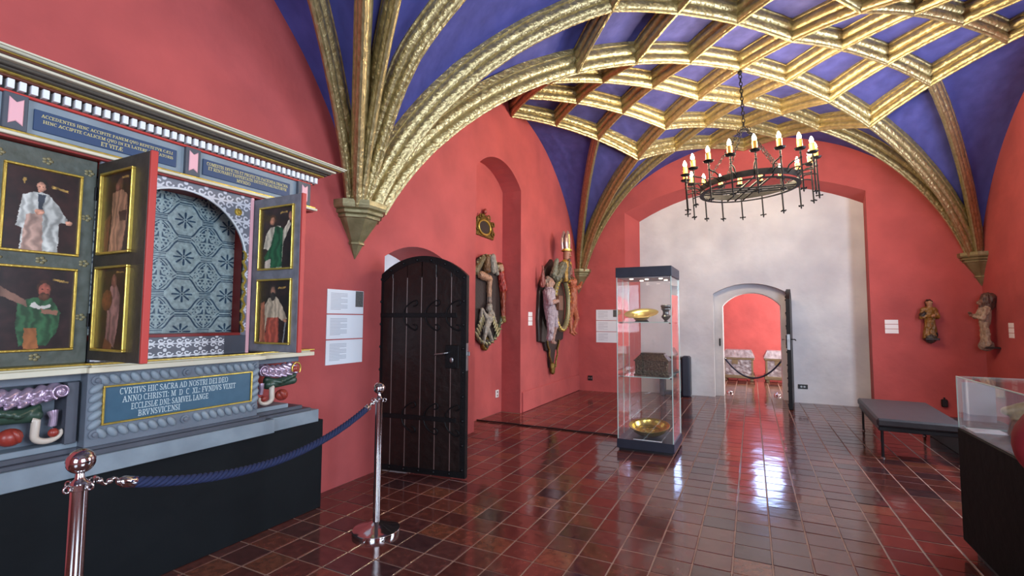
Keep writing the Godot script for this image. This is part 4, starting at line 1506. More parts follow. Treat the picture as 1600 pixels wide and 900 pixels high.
func build_barrier() -> void:
	var a := Vector3(-2.095, 0, -0.872)
	var b := Vector3(-2.405, 0, -2.722)
	stanchion(a, "chrome ball-topped stanchion holding the rope beside the altar inscription")
	stanchion(b, "chrome ball-topped stanchion in front of the dark open door")
	var dir := (b - a).normalized()
	var p0 := a + dir * 0.055 + Vector3(0, 0.92, 0)
	var p1 := b - dir * 0.055 + Vector3(0, 0.92, 0)
	var line := sagging(p0, p1, 0.165, 120)
	var rope := thing("barrier_rope", "braided dark blue barrier rope slung between the two chrome stanchions", "rope", (p0 + p1) / 2.0)
	var i0 := 7
	var i1 := 114
	var mb := MB.new()
	for s in 4:
		var pts := []
		for k in (i1 - i0) * 2 + 1:
			var f := i0 + k / 2.0
			var c: Vector3 = line[int(f)].lerp(line[mini(int(f) + 1, 120)], f - floorf(f))
			var t: Vector3 = (line[mini(int(f) + 1, 120)] - line[int(f)]).normalized()
			var side := t.cross(Vector3.UP).normalized()
			var up := side.cross(t)
			var ph := k * 0.42 + TAU * s / 4.0
			pts.append(c + (side * cos(ph) + up * sin(ph)) * 0.0115)
		mb.tube(pts, 0.0105, 6)
	part("cord", mb, M.rope, rope)
	for e in [[i0, 0], [i1, 120]]:
		mb = MB.new()
		var c0: Vector3 = line[e[0]]
		var c1: Vector3 = line[e[1]]
		var d := (c1 - c0).normalized()
		mb.tube([c0 - d * 0.03, c0 - d * 0.028, c0 + d * 0.015, c0 + d * 0.03], [0.018, 0.021, 0.021, 0.012], 12)
		var hook := []
		var len := (c1 - c0).length()
		for k in 10: hook.append(c0 + d * (0.03 + (len - 0.02) * k / 9.0) + Vector3(0, 0.012 * sin(k * 0.9), 0))
		mb.tube(hook, 0.006, 7)
		for k in 3: mb.ball(c0 + d * (0.03 + (len - 0.04) * k / 2.0), Vector3.ONE * 0.011, Basis.IDENTITY, 8, 6)
		part("hook", mb, M.steel, rope, "chrome snap hook")

# ---------------------------------------------------------------- papers and sockets
func sheet(lo: Vector3, hi: Vector3, label: String, group: String, m: Material, lines := 0, along := "x") -> void:
	var s := single("text_sheet", boxed(lo, hi, 0.001), m, label, "label", (lo + hi) / 2.0, group)
	if lines == 0: return
	# rows of small print, too small to read
	var mb := MB.new()
	var h := absf(hi.y - lo.y)
	for k in lines:
		var y := hi.y - h * (0.16 + 0.72 * k / lines)
		var cut := 0.9 if k % 4 != 3 else 0.6
		if along == "x": mb.box(Vector3(hi.x, y - h * 0.012, lerpf(hi.z, lo.z, 0.09)), Vector3(hi.x + 0.0006, y + h * 0.012, lerpf(hi.z, lo.z, 0.6 * cut)))
		else: mb.box(Vector3(lerpf(lo.x, hi.x, 0.09), y - h * 0.012, hi.z), Vector3(lerpf(lo.x, hi.x, 0.6 * cut), y + h * 0.012, hi.z + 0.0006))
	part("print", mb, M.print_grey, s)

func build_papers() -> void:
	M.print_grey = mat(Color8(168, 172, 182), 0.6)
	var x0 := LEFT
	var names := ["topmost of three white text sheets beside the dark open door, small picture in its corner", "middle one of three white text sheets beside the dark open door", "lowest of three white text sheets beside the dark open door"]
	for k in 3:
		var y1 := 1.762 - k * 0.228
		sheet(Vector3(x0, y1 - 0.218, -3.545), Vector3(x0 + 0.006, y1, -3.10), names[k], "text sheets by the open door", M.paper, 12)
	var ph := MB.new()
	ph.box(Vector3(x0 + 0.006, 1.61, -3.54), Vector3(x0 + 0.0068, 1.758, -3.44))
	part("small_picture", ph, M.photo_grey, get_node("text_sheet"))
	names = ["topmost of three white text sheets beside the bishop's epitaph, small picture in its corner", "middle one of three white text sheets beside the bishop's epitaph", "lowest of three white text sheets beside the bishop's epitaph"]
	for k in 3:
		var y1 := 1.713 - k * 0.233
		sheet(Vector3(-2.965, y1 - 0.222, FAR), Vector3(-2.50, y1, FAR + 0.006), names[k], "text sheets on the red end wall", M.paper, 9, "z")
	ph = MB.new()
	ph.box(Vector3(-2.60, 1.56, FAR + 0.006), Vector3(-2.505, 1.708, FAR + 0.0068))
	part("small_picture", ph, M.photo_grey, get_node("text_sheet_003"))
	var card_names := ["topmost", "middle", "lowest"]
	for k in 3:
		sheet(Vector3(LEFT, 1.555 - k * 0.078, -7.565), Vector3(LEFT + 0.004, 1.625 - k * 0.078, -7.40), "%s of three small white cards on the wall left of the bishop's epitaph" % card_names[k], "cards by the bishop's epitaph", M.card)
		sheet(Vector3(1.985, 1.455 - k * 0.078, FAR), Vector3(2.165, 1.525 - k * 0.078, FAR + 0.004), "%s of three small white cards beside the gold-robed statuette" % card_names[k], "cards by the gold-robed statuette", M.card)
		sheet(Vector3(RIGHT - 0.004, 1.42 - k * 0.072, -9.235), Vector3(RIGHT, 1.485 - k * 0.072, -9.08), "%s of three small pale cards beside the white-robed statuette" % card_names[k], "cards by the white-robed statuette", M.card)
	for k in 2:
		sheet(Vector3(RIGHT - 0.004, 0.635 - k * 0.075, -9.235), Vector3(RIGHT, 0.695 - k * 0.075, -9.08), "%s of two small pale cards beside the stone fragment" % ["upper", "lower"][k], "cards by the stone fragment", M.card)
	var mb := MB.new()
	mb.box(Vector3(RIGHT - 0.09, 0.40, -9.80), Vector3(RIGHT, 0.655, -9.45), 0.02)
	mb.box(Vector3(RIGHT - 0.10, 0.46, -9.74), Vector3(RIGHT - 0.08, 0.60, -9.52), 0.01)
	single("stone_fragment", mb, mat(Color8(190, 176, 150), 0.8), "beige stone fragment mounted low on the red right wall", "stone", Vector3(RIGHT - 0.045, 0.40, -9.62))
	var plates := [["wall_socket", "white double socket low in the red niche below the oval epitaph", Vector3(-3.70, 0.25, -6.98), Vector3(-3.685, 0.37, -6.885), "plastic_white"],
		["wall_socket", "black socket low on the red end wall below the text sheets", Vector3(-3.15, 0.22, FAR), Vector3(-3.05, 0.32, FAR + 0.015), "plastic_black"],
		["wall_socket", "wide black socket plate low on the white wall right of the door", Vector3(0.73, 0.255, WHITE), Vector3(0.885, 0.335, WHITE + 0.015), "plastic_black"]]
	for p in plates:
		var s := single(p[0], boxed(p[2], p[3], 0.005), M[p[4]], p[1], "socket", (p[2] + p[3]) / 2.0)
		var n := MB.new()
		var c: Vector3 = (p[2] + p[3]) / 2.0
		for q in [-1.0, 1.0]:
			if p[4] == "plastic_white": n.lathe([Vector2(0.018, 0), Vector2(0.018, 0.002), Vector2(0, 0.002)], 12, Transform3D(Basis(Vector3(0, 0, 1), Vector3(1, 0, 0), Vector3(0, 1, 0)), Vector3(p[3].x, c.y + q * 0.028, c.z)))
			else: n.lathe([Vector2(0.018, 0), Vector2(0.018, 0.002), Vector2(0, 0.002)], 12, Transform3D(Basis(Vector3(1, 0, 0), Vector3(0, 0, 1), Vector3(0, -1, 0)), Vector3(c.x + q * 0.024, c.y, p[3].z)))
		part("outlet", n, M.steel_dull, s)
	mb = MB.new()
	mb.box(Vector3(2.66, 0.15, FAR), Vector3(2.74, 0.27, FAR + 0.05), 0.012)
	mb.tube([Vector3(2.70, 0.27, FAR + 0.025), Vector3(2.70, 0.30, FAR + 0.025)], 0.012, 8)
	single("wall_device", mb, M.plastic_black, "small black device low on the red end wall behind the bench", "device", Vector3(2.70, 0.15, FAR + 0.025))
	# cable from the niche to the tall showcase
	mb = MB.new()
	var pts := []
	for k in 31: pts.append(Vector3(lerpf(-3.69, -1.40, k / 30.0), 0.011, -6.30 + 0.006 * sin(k * 0.7)))
	mb.tube(pts, 0.010, 6)
	single("floor_cable", mb, M.plastic_black, "black cable running straight over the tiles to the tall showcase", "cable", Vector3(-2.5, 0, -6.3))

# ---------------------------------------------------------------- tall glass showcase and what stands in it
func build_showcase() -> void:
	var x0 := -1.44
	var x1 := -0.80
	var z0 := -5.67
	var z1 := -6.31
	var c := thing("showcase", "tall glass showcase with dark top and base holding brass dishes", "showcase", Vector3((x0 + x1) / 2, 0, (z0 + z1) / 2))
	part("toe", boxed(Vector3(x0 + 0.02, 0, z1 + 0.02), Vector3(x1 - 0.02, 0.025, z0 - 0.02), 0.0), M.black, c)
	part("base", boxed(Vector3(x0, 0.025, z1), Vector3(x1, 0.128, z0), 0.004), M.case_dark, c)
	part("top", boxed(Vector3(x0, 2.0, z1), Vector3(x1, 2.118, z0), 0.004), M.case_dark, c)
	part("under_panel", boxed(Vector3(x0 + 0.03, 1.99, z1 + 0.03), Vector3(x1 - 0.03, 2.0, z0 - 0.03), 0.0), M.steel_dull, c)
	for p in [Vector3(-1.28, 1.986, -5.8), Vector3(-1.12, 1.986, -5.9), Vector3(-1.22, 1.986, -6.1), Vector3(-0.95, 1.986, -5.85), Vector3(-0.93, 1.986, -6.1)]:
		var mb := MB.new()
		mb.lathe([Vector2(0, -0.004), Vector2(0.02, -0.004), Vector2(0.024, 0.004)], 14, Transform3D(Basis.IDENTITY, p))
		part("spotlight", mb, M.spot, c)
		var l := SpotLight3D.new()
		l.position = p - Vector3(0, 0.008, 0) - c.position
		l.rotation_degrees = Vector3(-90, 0, 0)
		l.spot_angle = 42
		l.light_color = Color(1.0, 0.94, 0.84)
		l.light_energy = 0.12
		l.light_size = 0.02
		l.spot_range = 8.0
		l.spot_attenuation = 2.0
		l.shadow_enabled = true
		c.add_child(l)
	var ins := 0.012
	var panes := [[Vector3(x0 + ins, 0.128, z0 - ins - 0.006), Vector3(x1 - ins, 2.0, z0 - ins)], [Vector3(x0 + ins, 0.128, z1 + ins), Vector3(x1 - ins, 2.0, z1 + ins + 0.006)],
		[Vector3(x0 + ins, 0.128, z1 + ins + 0.008), Vector3(x0 + ins + 0.006, 2.0, z0 - ins - 0.008)], [Vector3(x1 - ins - 0.006, 0.128, z1 + ins + 0.008), Vector3(x1 - ins, 2.0, z0 - ins - 0.008)]]
	for p in panes: part("pane", boxed(p[0], p[1], 0.0), M.pane, c)
	for q in [Vector2(x0 + ins, z0 - ins), Vector2(x0 + ins, z1 + ins), Vector2(x1 - ins, z0 - ins), Vector2(x1 - ins, z1 + ins), Vector2(x0 + ins, -5.98)]:
		part("pane_edge", boxed(Vector3(q.x - 0.005, 0.128, q.y - 0.005), Vector3(q.x + 0.005, 2.0, q.y + 0.005), 0.001), M.glass_edge, c)
	for y in [1.478, 0.848]:
		var s := part("shelf", boxed(Vector3(x0 + 0.07, y - 0.008, z1 + 0.03), Vector3(x1 - 0.05, y, z0 - 0.03), 0.0), M.pane, c)
		for e in [[Vector3(x0 + 0.07, y - 0.009, z0 - 0.034), Vector3(x1 - 0.05, y + 0.0005, z0 - 0.03)], [Vector3(x1 - 0.054, y - 0.009, z1 + 0.03), Vector3(x1 - 0.05, y + 0.0005, z0 - 0.034)], [Vector3(x0 + 0.07, y - 0.009, z1 + 0.03), Vector3(x1 - 0.05, y + 0.0005, z1 + 0.034)]]:
			part("shelf_edge", boxed(e[0], e[1], 0.0), M.glass_edge, s)
		var sup := MB.new()
		for q in [Vector3(x0 + 0.07, y - 0.012, -5.75), Vector3(x0 + 0.07, y - 0.012, -6.22), Vector3(x1 - 0.05, y - 0.012, -5.75), Vector3(x1 - 0.05, y - 0.012, -6.22)]:
			var e: float = x0 + ins + 0.006 if q.x < -1.1 else x1 - ins - 0.006
			sup.tube([q, Vector3(e, q.y, q.z)], 0.008, 8)
		part("shelf_support", sup, M.steel, s)
	part("caption_strip", boxed(Vector3(-1.26, 0.128, -5.72), Vector3(-0.94, 0.134, -5.70), 0.001), M.chalk, c)
	# dish on the upper shelf, tipped towards the room on a small stand
	var dish := thing("brass_dish", "wide pale brass dish tipped forward on the upper shelf of the showcase", "dish", Vector3(-1.20, 1.478, -5.98))
	var tip := Transform3D(Basis(Vector3(1, 0, 0), 0.30) * Basis(Vector3(0, 0, 1), 0.02), Vector3(-1.20, 1.545, -5.96))
	var mb := MB.new()
	mb.lathe([Vector2(0, -0.028), Vector2(0.085, -0.028), Vector2(0.118, 0.018), Vector2(0.198, 0.036), Vector2(0.202, 0.041), Vector2(0.197, 0.043), Vector2(0.113, 0.028), Vector2(0.080, -0.018), Vector2(0, -0.018)], 56, tip)
	part("bowl", mb, M.brass_pale, dish)
	mb = MB.new()
	mb.lathe([Vector2(0.08, 1.478), Vector2(0.085, 1.482), Vector2(0.06, 1.505), Vector2(0.0, 1.51)], 24, Transform3D(Basis.IDENTITY, Vector3(-1.20, 0, -5.98)))
	part("stand", mb, M.black, dish)
	var jug := thing("pewter_tankard", "small dark pewter tankard with handle beside the tipped dish", "tankard", Vector3(-0.925, 1.478, -6.03))
	mb = MB.new()
	mb.lathe([Vector2(0, 0), Vector2(0.022, 0.0), Vector2(0.024, 0.008), Vector2(0.014, 0.016), Vector2(0.03, 0.03), Vector2(0.05, 0.055), Vector2(0.052, 0.07), Vector2(0.036, 0.09), Vector2(0.034, 0.12), Vector2(0.044, 0.145), Vector2(0.058, 0.152), Vector2(0.058, 0.158), Vector2(0.046, 0.162), Vector2(0.06, 0.182), Vector2(0.058, 0.198), Vector2(0.05, 0.205), Vector2(0, 0.206)], 28, Transform3D(Basis.IDENTITY, jug.position))
	part("vessel", mb, M.pewter, jug)
	mb = MB.new()
	mb.tube([jug.position + Vector3(0.045, 0.17, 0), jug.position + Vector3(0.075, 0.175, 0), jug.position + Vector3(0.082, 0.14, 0), jug.position + Vector3(0.075, 0.09, 0), jug.position + Vector3(0.045, 0.065, 0)], 0.007, 8)
	part("handle", mb, M.pewter, jug)
	# embossed casket
	var box := thing("embossed_casket", "dark embossed metal casket with hipped lid on the lower glass shelf", "casket", Vector3(-1.075, 0.848, -5.99))
	var b0 := Vector3(-1.265, 0.858, -6.12)
	var b1 := Vector3(-0.885, 1.018, -5.87)
	part("body", boxed(b0, b1, 0.006), M.casket, box)
	mb = MB.new()
	mb.box(Vector3(b0.x - 0.012, 0.848, b0.z - 0.012), Vector3(b1.x + 0.012, 0.866, b1.z + 0.012), 0.004)
	mb.box(Vector3(b0.x - 0.012, 1.012, b0.z - 0.012), Vector3(b1.x + 0.012, 1.028, b1.z + 0.012), 0.004)
	part("moulding", mb, M.casket, box)
	mb = MB.new()
	var l0 := [Vector3(b0.x - 0.004, 1.028, b0.z - 0.004), Vector3(b1.x + 0.004, 1.028, b0.z - 0.004), Vector3(b1.x + 0.004, 1.028, b1.z + 0.004), Vector3(b0.x - 0.004, 1.028, b1.z + 0.004)]
	var l1 := [Vector3(b0.x + 0.06, 1.10, b0.z + 0.06), Vector3(b1.x - 0.06, 1.10, b0.z + 0.06), Vector3(b1.x - 0.06, 1.10, b1.z - 0.06), Vector3(b0.x + 0.06, 1.10, b1.z - 0.06)]
	for k in 4: mb.quad(l0[(k + 1) % 4], l0[k], l1[k], l1[(k + 1) % 4])
	mb.quad(l1[3], l1[2], l1[1], l1[0])
	mb.box(Vector3(b0.x + 0.055, 1.098, b0.z + 0.055), Vector3(b1.x - 0.055, 1.108, b1.z - 0.055), 0.003)
	part("lid", mb, M.casket, box)
	for q in 5:
		mb = MB.new()
		var xx := lerpf(b0.x + 0.02, b1.x - 0.02, q / 4.0)
		mb.box(Vector3(xx - 0.01, 0.866, b1.z - 0.002), Vector3(xx + 0.01, 1.012, b1.z + 0.008), 0.004)
		part("pilaster", mb, M.casket, box)
	# alms bowl on the floor of the case
	var bowl := thing("alms_bowl", "deep brass alms bowl with embossed bottom on the showcase base", "bowl", Vector3(-1.125, 0.128, -5.98))
	var xf := Transform3D(Basis(Vector3(1, 0, 0), 0.16), Vector3(-1.125, 0.165, -5.98))
	mb = MB.new()
	mb.lathe([Vector2(0, 0.0), Vector2(0.15, 0.0), Vector2(0.19, 0.03), Vector2(0.205, 0.075), Vector2(0.235, 0.085), Vector2(0.237, 0.091), Vector2(0.23, 0.094), Vector2(0.198, 0.082), Vector2(0.18, 0.034), Vector2(0.147, 0.010), Vector2(0, 0.008)], 56, xf)
	part("vessel", mb, M.brass, bowl)
	mb = MB.new()
	for k in 14:
		var a := TAU * k / 14.0
		mb.ball(xf * Vector3(0.105 * sin(a), 0.010, 0.105 * cos(a)), Vector3(0.02, 0.008, 0.012), xf.basis * Basis(Vector3.UP, a), 8, 6)
	for k in 8:
		var a := TAU * k / 8.0
		mb.ball(xf * Vector3(0.05 * sin(a), 0.011, 0.05 * cos(a)), Vector3(0.012, 0.011, 0.03), xf.basis * Basis(Vector3.UP, a), 8, 6)
	part("embossing", mb, M.brass, bowl)
	mb = MB.new()
	mb.lathe([Vector2(0.10, 0.128), Vector2(0.105, 0.132), Vector2(0.10, 0.158), Vector2(0.0, 0.16)], 24, Transform3D(Basis.IDENTITY, Vector3(-1.125, 0, -5.98)))
	part("stand", mb, M.black, bowl)

# ---------------------------------------------------------------- furniture on the right
func build_right_side() -> void:
	# bench
	var b := thing("bench", "low dark grey padded bench on thin black legs", "bench", Vector3(1.62, 0, -7.42))
	var yaw := Basis(Vector3.UP, deg_to_rad(-3.0))
	var mb := MB.new()
	mb.box(Vector3(-0.36, 0.30, -0.80), Vector3(0.36, 0.345, 0.80), 0.006, Transform3D(yaw, b.position))
	part("frame", mb, M.black, b)
	mb = MB.new()
	mb.box(Vector3(-0.375, 0.345, -0.815), Vector3(0.375, 0.435, 0.815), 0.022, Transform3D(yaw, b.position))
	part("cushion", mb, M.leather, b)
	for sx in [-1, 1]:
		for sz in [-1, 1]:
			mb = MB.new()
			var q: Vector3 = b.position + yaw * Vector3(sx * 0.325, 0, sz * 0.755)
			mb.tube([q + Vector3(0, 0.305, 0), q + Vector3(0, 0.012, 0)], 0.014, 10)
			var leg := part("leg", mb, M.black, b)
			mb = MB.new()
			mb.lathe([Vector2(0, 0), Vector2(0.022, 0.0), Vector2(0.02, 0.012), Vector2(0, 0.016)], 12, Transform3D(Basis.IDENTITY, q))
			part("foot", mb, M.steel_dull, leg)
	single("low_dark_box", boxed(Vector3(2.06, 0, -8.25), Vector3(2.75, 0.26, -5.9), 0.006), M.black, "low black box on the tiles behind the padded bench", "plinth", Vector3(2.4, 0, -7.1))  # box fills the dark area on the tiles behind the bench
	# glass-topped case at the right edge
	var c := thing("display_counter", "black display counter with a glass hood", "showcase", Vector3(1.72, 0, -3.2))
	part("base", boxed(Vector3(1.26, 0, -4.20), Vector3(2.2, 0.07, -2.15), 0.0), M.black, c)
	part("body", boxed(Vector3(1.21, 0.07, -4.26), Vector3(2.26, 0.795, -2.1), 0.006), M.counter, c)
	part("deck", boxed(Vector3(1.225, 0.795, -4.245), Vector3(2.245, 0.803, -2.115), 0.0), M.deck, c)
	for p in [[Vector3(1.215, 0.80, -4.25), Vector3(1.221, 1.13, -2.11)], [Vector3(2.244, 0.80, -4.25), Vector3(2.25, 1.13, -2.11)], [Vector3(1.222, 0.80, -4.25), Vector3(2.243, 1.13, -4.244)], [Vector3(1.222, 0.80, -2.116), Vector3(2.243, 1.13, -2.11)], [Vector3(1.215, 1.131, -4.25), Vector3(2.25, 1.137, -2.11)]]:
		part("pane", boxed(p[0], p[1], 0.0), M.hood, c)
	for e in [[Vector3(1.213, 1.130, -4.252), Vector3(1.219, 1.138, -2.11)], [Vector3(1.213, 0.80, -4.253), Vector3(1.219, 1.137, -4.247)], [Vector3(1.213, 1.130, -4.252), Vector3(2.25, 1.137, -4.246)]]:
		part("pane_edge", boxed(e[0], e[1], 0.001), M.glass_edge, c)
	single("hood_reflection", boxed(Vector3(1.235, 0.85, -4.232), Vector3(1.40, 1.10, -4.226), 0.001), mat(Color8(150, 150, 162), 0.5), "pale grey panel standing in for a reflection in the glass hood of the counter", "paper", Vector3(1.3175, 0.85, -4.229))  # flat pale panel stands in for a reflection in the hood glass
	single("paper_strip", boxed(Vector3(1.235, 0.803, -4.20), Vector3(1.40, 0.809, -4.06), 0.001), M.chalk, "white strip of paper on the counter deck", "paper", Vector3(1.32, 0.803, -4.13))
	single("teal_mat", boxed(Vector3(1.235, 0.803, -4.235), Vector3(1.46, 0.807, -4.205), 0.001), mat(Color8(70, 130, 128), 0.5), "narrow teal mat lying on the counter deck behind the white paper", "mat", Vector3(1.35, 0.803, -4.22))
	var cream := Color8(206, 180, 128).srgb_to_linear()
	var dark := Color8(120, 84, 50).srgb_to_linear()
	var o := Vector3(1.435, 0.803, -4.06)
	var fig := body([[o + Vector3(0, 0.02, 0), o + Vector3(0, 0.05, 0), 0.045, 0.035, dark], [o + Vector3(0, 0.06, 0), o + Vector3(0.005, 0.10, 0), 0.03, 0.026, dark], [o + Vector3(-0.05, 0.15, 0.01), o + Vector3(0.06, 0.185, 0), 0.026, 0.032, cream], [o + Vector3(0.0, 0.12, 0), o + Vector3(0.02, 0.16, 0), 0.032, 0.034, cream]], 0.02, 0.009)
	single("carved_figure", fig, M.figure, "small cream and brown carving under the glass hood", "carving", o)
	# slab-sided stand at the white wall
	var s := thing("slab_stand", "dark slab-sided stand at the foot of the white wall behind the showcase", "stand", Vector3(-1.37, 0, -10.2))
	part("side", boxed(Vector3(-1.27, 0, -10.36), Vector3(-1.11, 0.79, -10.05), 0.03), M.case_dark, s)
	part("side", boxed(Vector3(-1.68, 0, -10.36), Vector3(-1.60, 0.79, -10.05), 0.02), M.case_dark, s)
	part("top", boxed(Vector3(-1.60, 0.72, -10.34), Vector3(-1.27, 0.77, -10.07), 0.01), M.casket, s)
	part("foot_rail", boxed(Vector3(-1.60, 0.02, -10.30), Vector3(-1.27, 0.09, -10.10), 0.01), M.case_dark, s)

# ---------------------------------------------------------------- room beyond
func metal_chest(x0: float, x1: float, label: String) -> void:
	var z1 := -13.35
	var z0 := -14.15
	var c := thing("metal_chest", label, "chest", Vector3((x0 + x1) / 2, 0, (z0 + z1) / 2), "silvered chests in the room beyond")
	part("body", boxed(Vector3(x0 + 0.03, 0.11, z0), Vector3(x1 - 0.03, 0.56, z1), 0.01), M.chest, c)
	var mb := MB.new()
	for x in [x0 + 0.03, x1 - 0.07]:
		mb.box(Vector3(x, 0.11, z1 - 0.005), Vector3(x + 0.04, 0.56, z1 + 0.012), 0.004)
	mb.box(Vector3(x0, 0.07, z0 - 0.02), Vector3(x1, 0.15, z1 + 0.02), 0.01)
	mb.box(Vector3(x0, 0.53, z0 - 0.02), Vector3(x1, 0.585, z1 + 0.03), 0.01)
	part("edging", mb, M.chest_edge, c)
	for x in [x0 + 0.03, x1 - 0.11]:
		for z in [z0 + 0.04, z1 - 0.10]:
			part("foot", boxed(Vector3(x, 0, z), Vector3(x + 0.08, 0.08, z + 0.08), 0.01), M.chest_edge, c)
	mb = MB.new()
	var a := [Vector3(x0 - 0.01, 0.585, z1 + 0.03), Vector3(x1 + 0.01, 0.585, z1 + 0.03), Vector3(x1 + 0.01, 0.585, z0 - 0.02), Vector3(x0 - 0.01, 0.585, z0 - 0.02)]
	var t := [Vector3(x0 + 0.07, 0.76, z1 - 0.18), Vector3(x1 - 0.07, 0.76, z1 - 0.18), Vector3(x1 - 0.07, 0.76, z0 + 0.18), Vector3(x0 + 0.07, 0.76, z0 + 0.18)]
	for k in 4: mb.quad(a[k], a[(k + 1) % 4], t[(k + 1) % 4], t[k])
	mb.quad(t[0], t[1], t[2], t[3])
	part("lid", mb, M.chest, c)
	mb = MB.new()
	mb.box(Vector3(x0 + 0.22, 0.42, z1 + 0.004), Vector3(x0 + 0.36, 0.54, z1 + 0.02), 0.006)
	part("lock_plate", mb, M.chest_edge, c)

func build_beyond() -> void:
	metal_chest(-0.70, 0.03, "silvered metal-clad chest in the room beyond, next to the door jamb")
	metal_chest(0.24, 0.97, "silvered metal-clad chest in the room beyond, next to the open door leaf")
	var mb := MB.new()
	mb.tube(sagging(Vector3(-0.515, 0.72, -10.93), Vector3(0.49, 0.70, -10.93), 0.36, 30), 0.016, 8)
	var r := thing("doorway_rope", "dark rope slung across the doorway in the white wall", "rope", Vector3(0, 0.5, -10.93))
	part("cord", mb, M.rope_far, r)
	for x in [-0.515, 0.485]:
		mb = MB.new()
		mb.ball(Vector3(x, 0.715, -10.93), Vector3(0.018, 0.022, 0.022), Basis.IDENTITY, 8, 6)
		part("hook", mb, M.steel_dull, r)
	for p in [[-0.45, "small metal door stop on the tiles at the left jamb of the white door"], [0.42, "small metal door stop on the tiles by the edge-on door leaf"]]:
		mb = MB.new()
		mb.lathe([Vector2(0, 0), Vector2(0.06, 0), Vector2(0.06, 0.025), Vector2(0.05, 0.035), Vector2(0.018, 0.04), Vector2(0.018, 0.055), Vector2(0, 0.06)], 16, Transform3D(Basis.IDENTITY, Vector3(p[0], 0, -11.15)))
		single("door_stop", mb, M.steel, p[1], "door stop", Vector3(p[0], 0, -11.15))

# ---------------------------------------------------------------- sculpture
func lin(r: int, g: int, b: int) -> Color:
	return Color8(r, g, b).srgb_to_linear()

# a robed figure standing in a frame: x right, y up, z out of the wall; height about 1
func robed(f: Transform3D, h: float, robe: Color, under: Color, skin: Color, hair: Color, arms: Array, base: Color) -> Array:
	var b := []
	var put := func(p0: Vector3, p1: Vector3, r0: float, r1: float, c: Color, sq := Vector3.ONE) -> void:
		b.append([f * (p0 * h), f * (p1 * h), r0 * h, r1 * h, c, sq])
	put.call(Vector3(0, 0.03, 0.10), Vector3(0, 0.035, 0.12), 0.11, 0.11, base)
	for k in 5:
		var x := -0.10 + 0.05 * k
		put.call(Vector3(x * 1.05, 0.06, 0.11 + 0.03 * (k % 2)), Vector3(x * 0.5, 0.50, 0.12), 0.042, 0.052, robe if k < 3 else under)
	put.call(Vector3(0, 0.48, 0.11), Vector3(0, 0.70, 0.11), 0.085, 0.105, robe)
	put.call(Vector3(-0.10, 0.75, 0.11), Vector3(0.10, 0.75, 0.11), 0.06, 0.06, robe)
	put.call(Vector3(0, 0.78, 0.12), Vector3(0, 0.84, 0.13), 0.04, 0.04, skin)
	put.call(Vector3(0, 0.90, 0.14), Vector3(0, 0.87, 0.145), 0.066, 0.052, skin)
	put.call(Vector3(0, 0.885, 0.20), Vector3(0, 0.875, 0.212), 0.010, 0.012, skin)
	put.call(Vector3(0, 0.935, 0.11), Vector3(0, 0.86, 0.085), 0.068, 0.066, hair)
	for a in arms:
		put.call(a[0], a[1], 0.046, 0.04, robe)
		put.call(a[1], a[2], 0.04, 0.026, a[3] if a.size() > 3 else robe)
		put.call(a[2], a[2] + (a[2] - a[1]).normalized() * 0.05, 0.024, 0.02, skin)
	return b

func build_statuettes() -> void:
	var f := Transform3D(Basis.IDENTITY, Vector3(2.555, 1.205, FAR))
	var s := thing("gold_statuette", "small carved figure in a gold robe on the red end wall", "statuette", f.origin)
	var gold := lin(150, 104, 44)
	var bones := robed(f, 0.65, gold, lin(130, 92, 44), lin(190, 140, 104), lin(56, 34, 24), [[Vector3(-0.12, 0.74, 0.11), Vector3(-0.17, 0.56, 0.14), Vector3(0.02, 0.60, 0.22)], [Vector3(0.12, 0.74, 0.11), Vector3(0.16, 0.56, 0.13), Vector3(0.06, 0.58, 0.22)]], lin(70, 66, 60))
	bones.append([f * Vector3(-0.10, 0.40, 0.10), f * Vector3(-0.075, 0.42, 0.11), 0.035, 0.03, lin(60, 48, 40)])
	part("figure", body(bones, 0.02, 0.010, 0.018), M.figure, s)
	var mb := MB.new()
	mb.box(Vector3(2.47, 1.205, FAR), Vector3(2.65, 1.235, FAR + 0.16), 0.008)
	part("console", mb, M.board, s)
	mb = MB.new()
	mb.ball(Vector3(2.615, 1.29, FAR + 0.07), Vector3(0.04, 0.06, 0.04))
	part("dark_base", mb, M.black, s)
	var g := Transform3D(Basis(Vector3(0, 0, -1), Vector3(0, 1, 0), Vector3(-1, 0, 0)) * Basis(Vector3(0, 0, 1), 0.08), Vector3(RIGHT, 1.125, -9.60))
	g = Transform3D(Basis(Vector3(0, 0, 1), Vector3(0, 1, 0), Vector3(-1, 0, 0)), Vector3(RIGHT - 0.05, 1.125, -9.60))
	s = thing("white_statuette", "small carved figure in a white robe on the red right wall", "statuette", g.origin)
	var white := lin(190, 168, 146)
	bones = robed(g, 0.74, white, lin(182, 160, 138), lin(140, 100, 86), lin(72, 48, 44), [[Vector3(-0.11, 0.74, 0.11), Vector3(-0.10, 0.60, 0.22), Vector3(-0.04, 0.66, 0.30)], [Vector3(0.11, 0.74, 0.11), Vector3(0.13, 0.58, 0.18), Vector3(0.02, 0.62, 0.28)]], lin(160, 140, 124))
	bones.append([g * Vector3(0, 0.72, 0.03), g * Vector3(0, 0.60, 0.05), 0.09, 0.08, lin(96, 70, 62)])
	part("figure", body(bones, 0.02, 0.010, 0.018), M.figure, s)
	mb = MB.new()
	mb.box(Vector3(RIGHT - 0.17, 1.105, -9.70), Vector3(RIGHT, 1.13, -9.50), 0.008)
	part("console", mb, M.board, s)

func oval(cu: float, cy: float, ru: float, ry: float, n := 36) -> PackedVector2Array:
	var out := PackedVector2Array()
	for k in n: out.append(Vector2(cu + ru * cos(TAU * k / n), cy + ry * sin(TAU * k / n)))
	return out

func W(x: float, y: float, u: float) -> Vector3:
	return Vector3(x, y, -u)

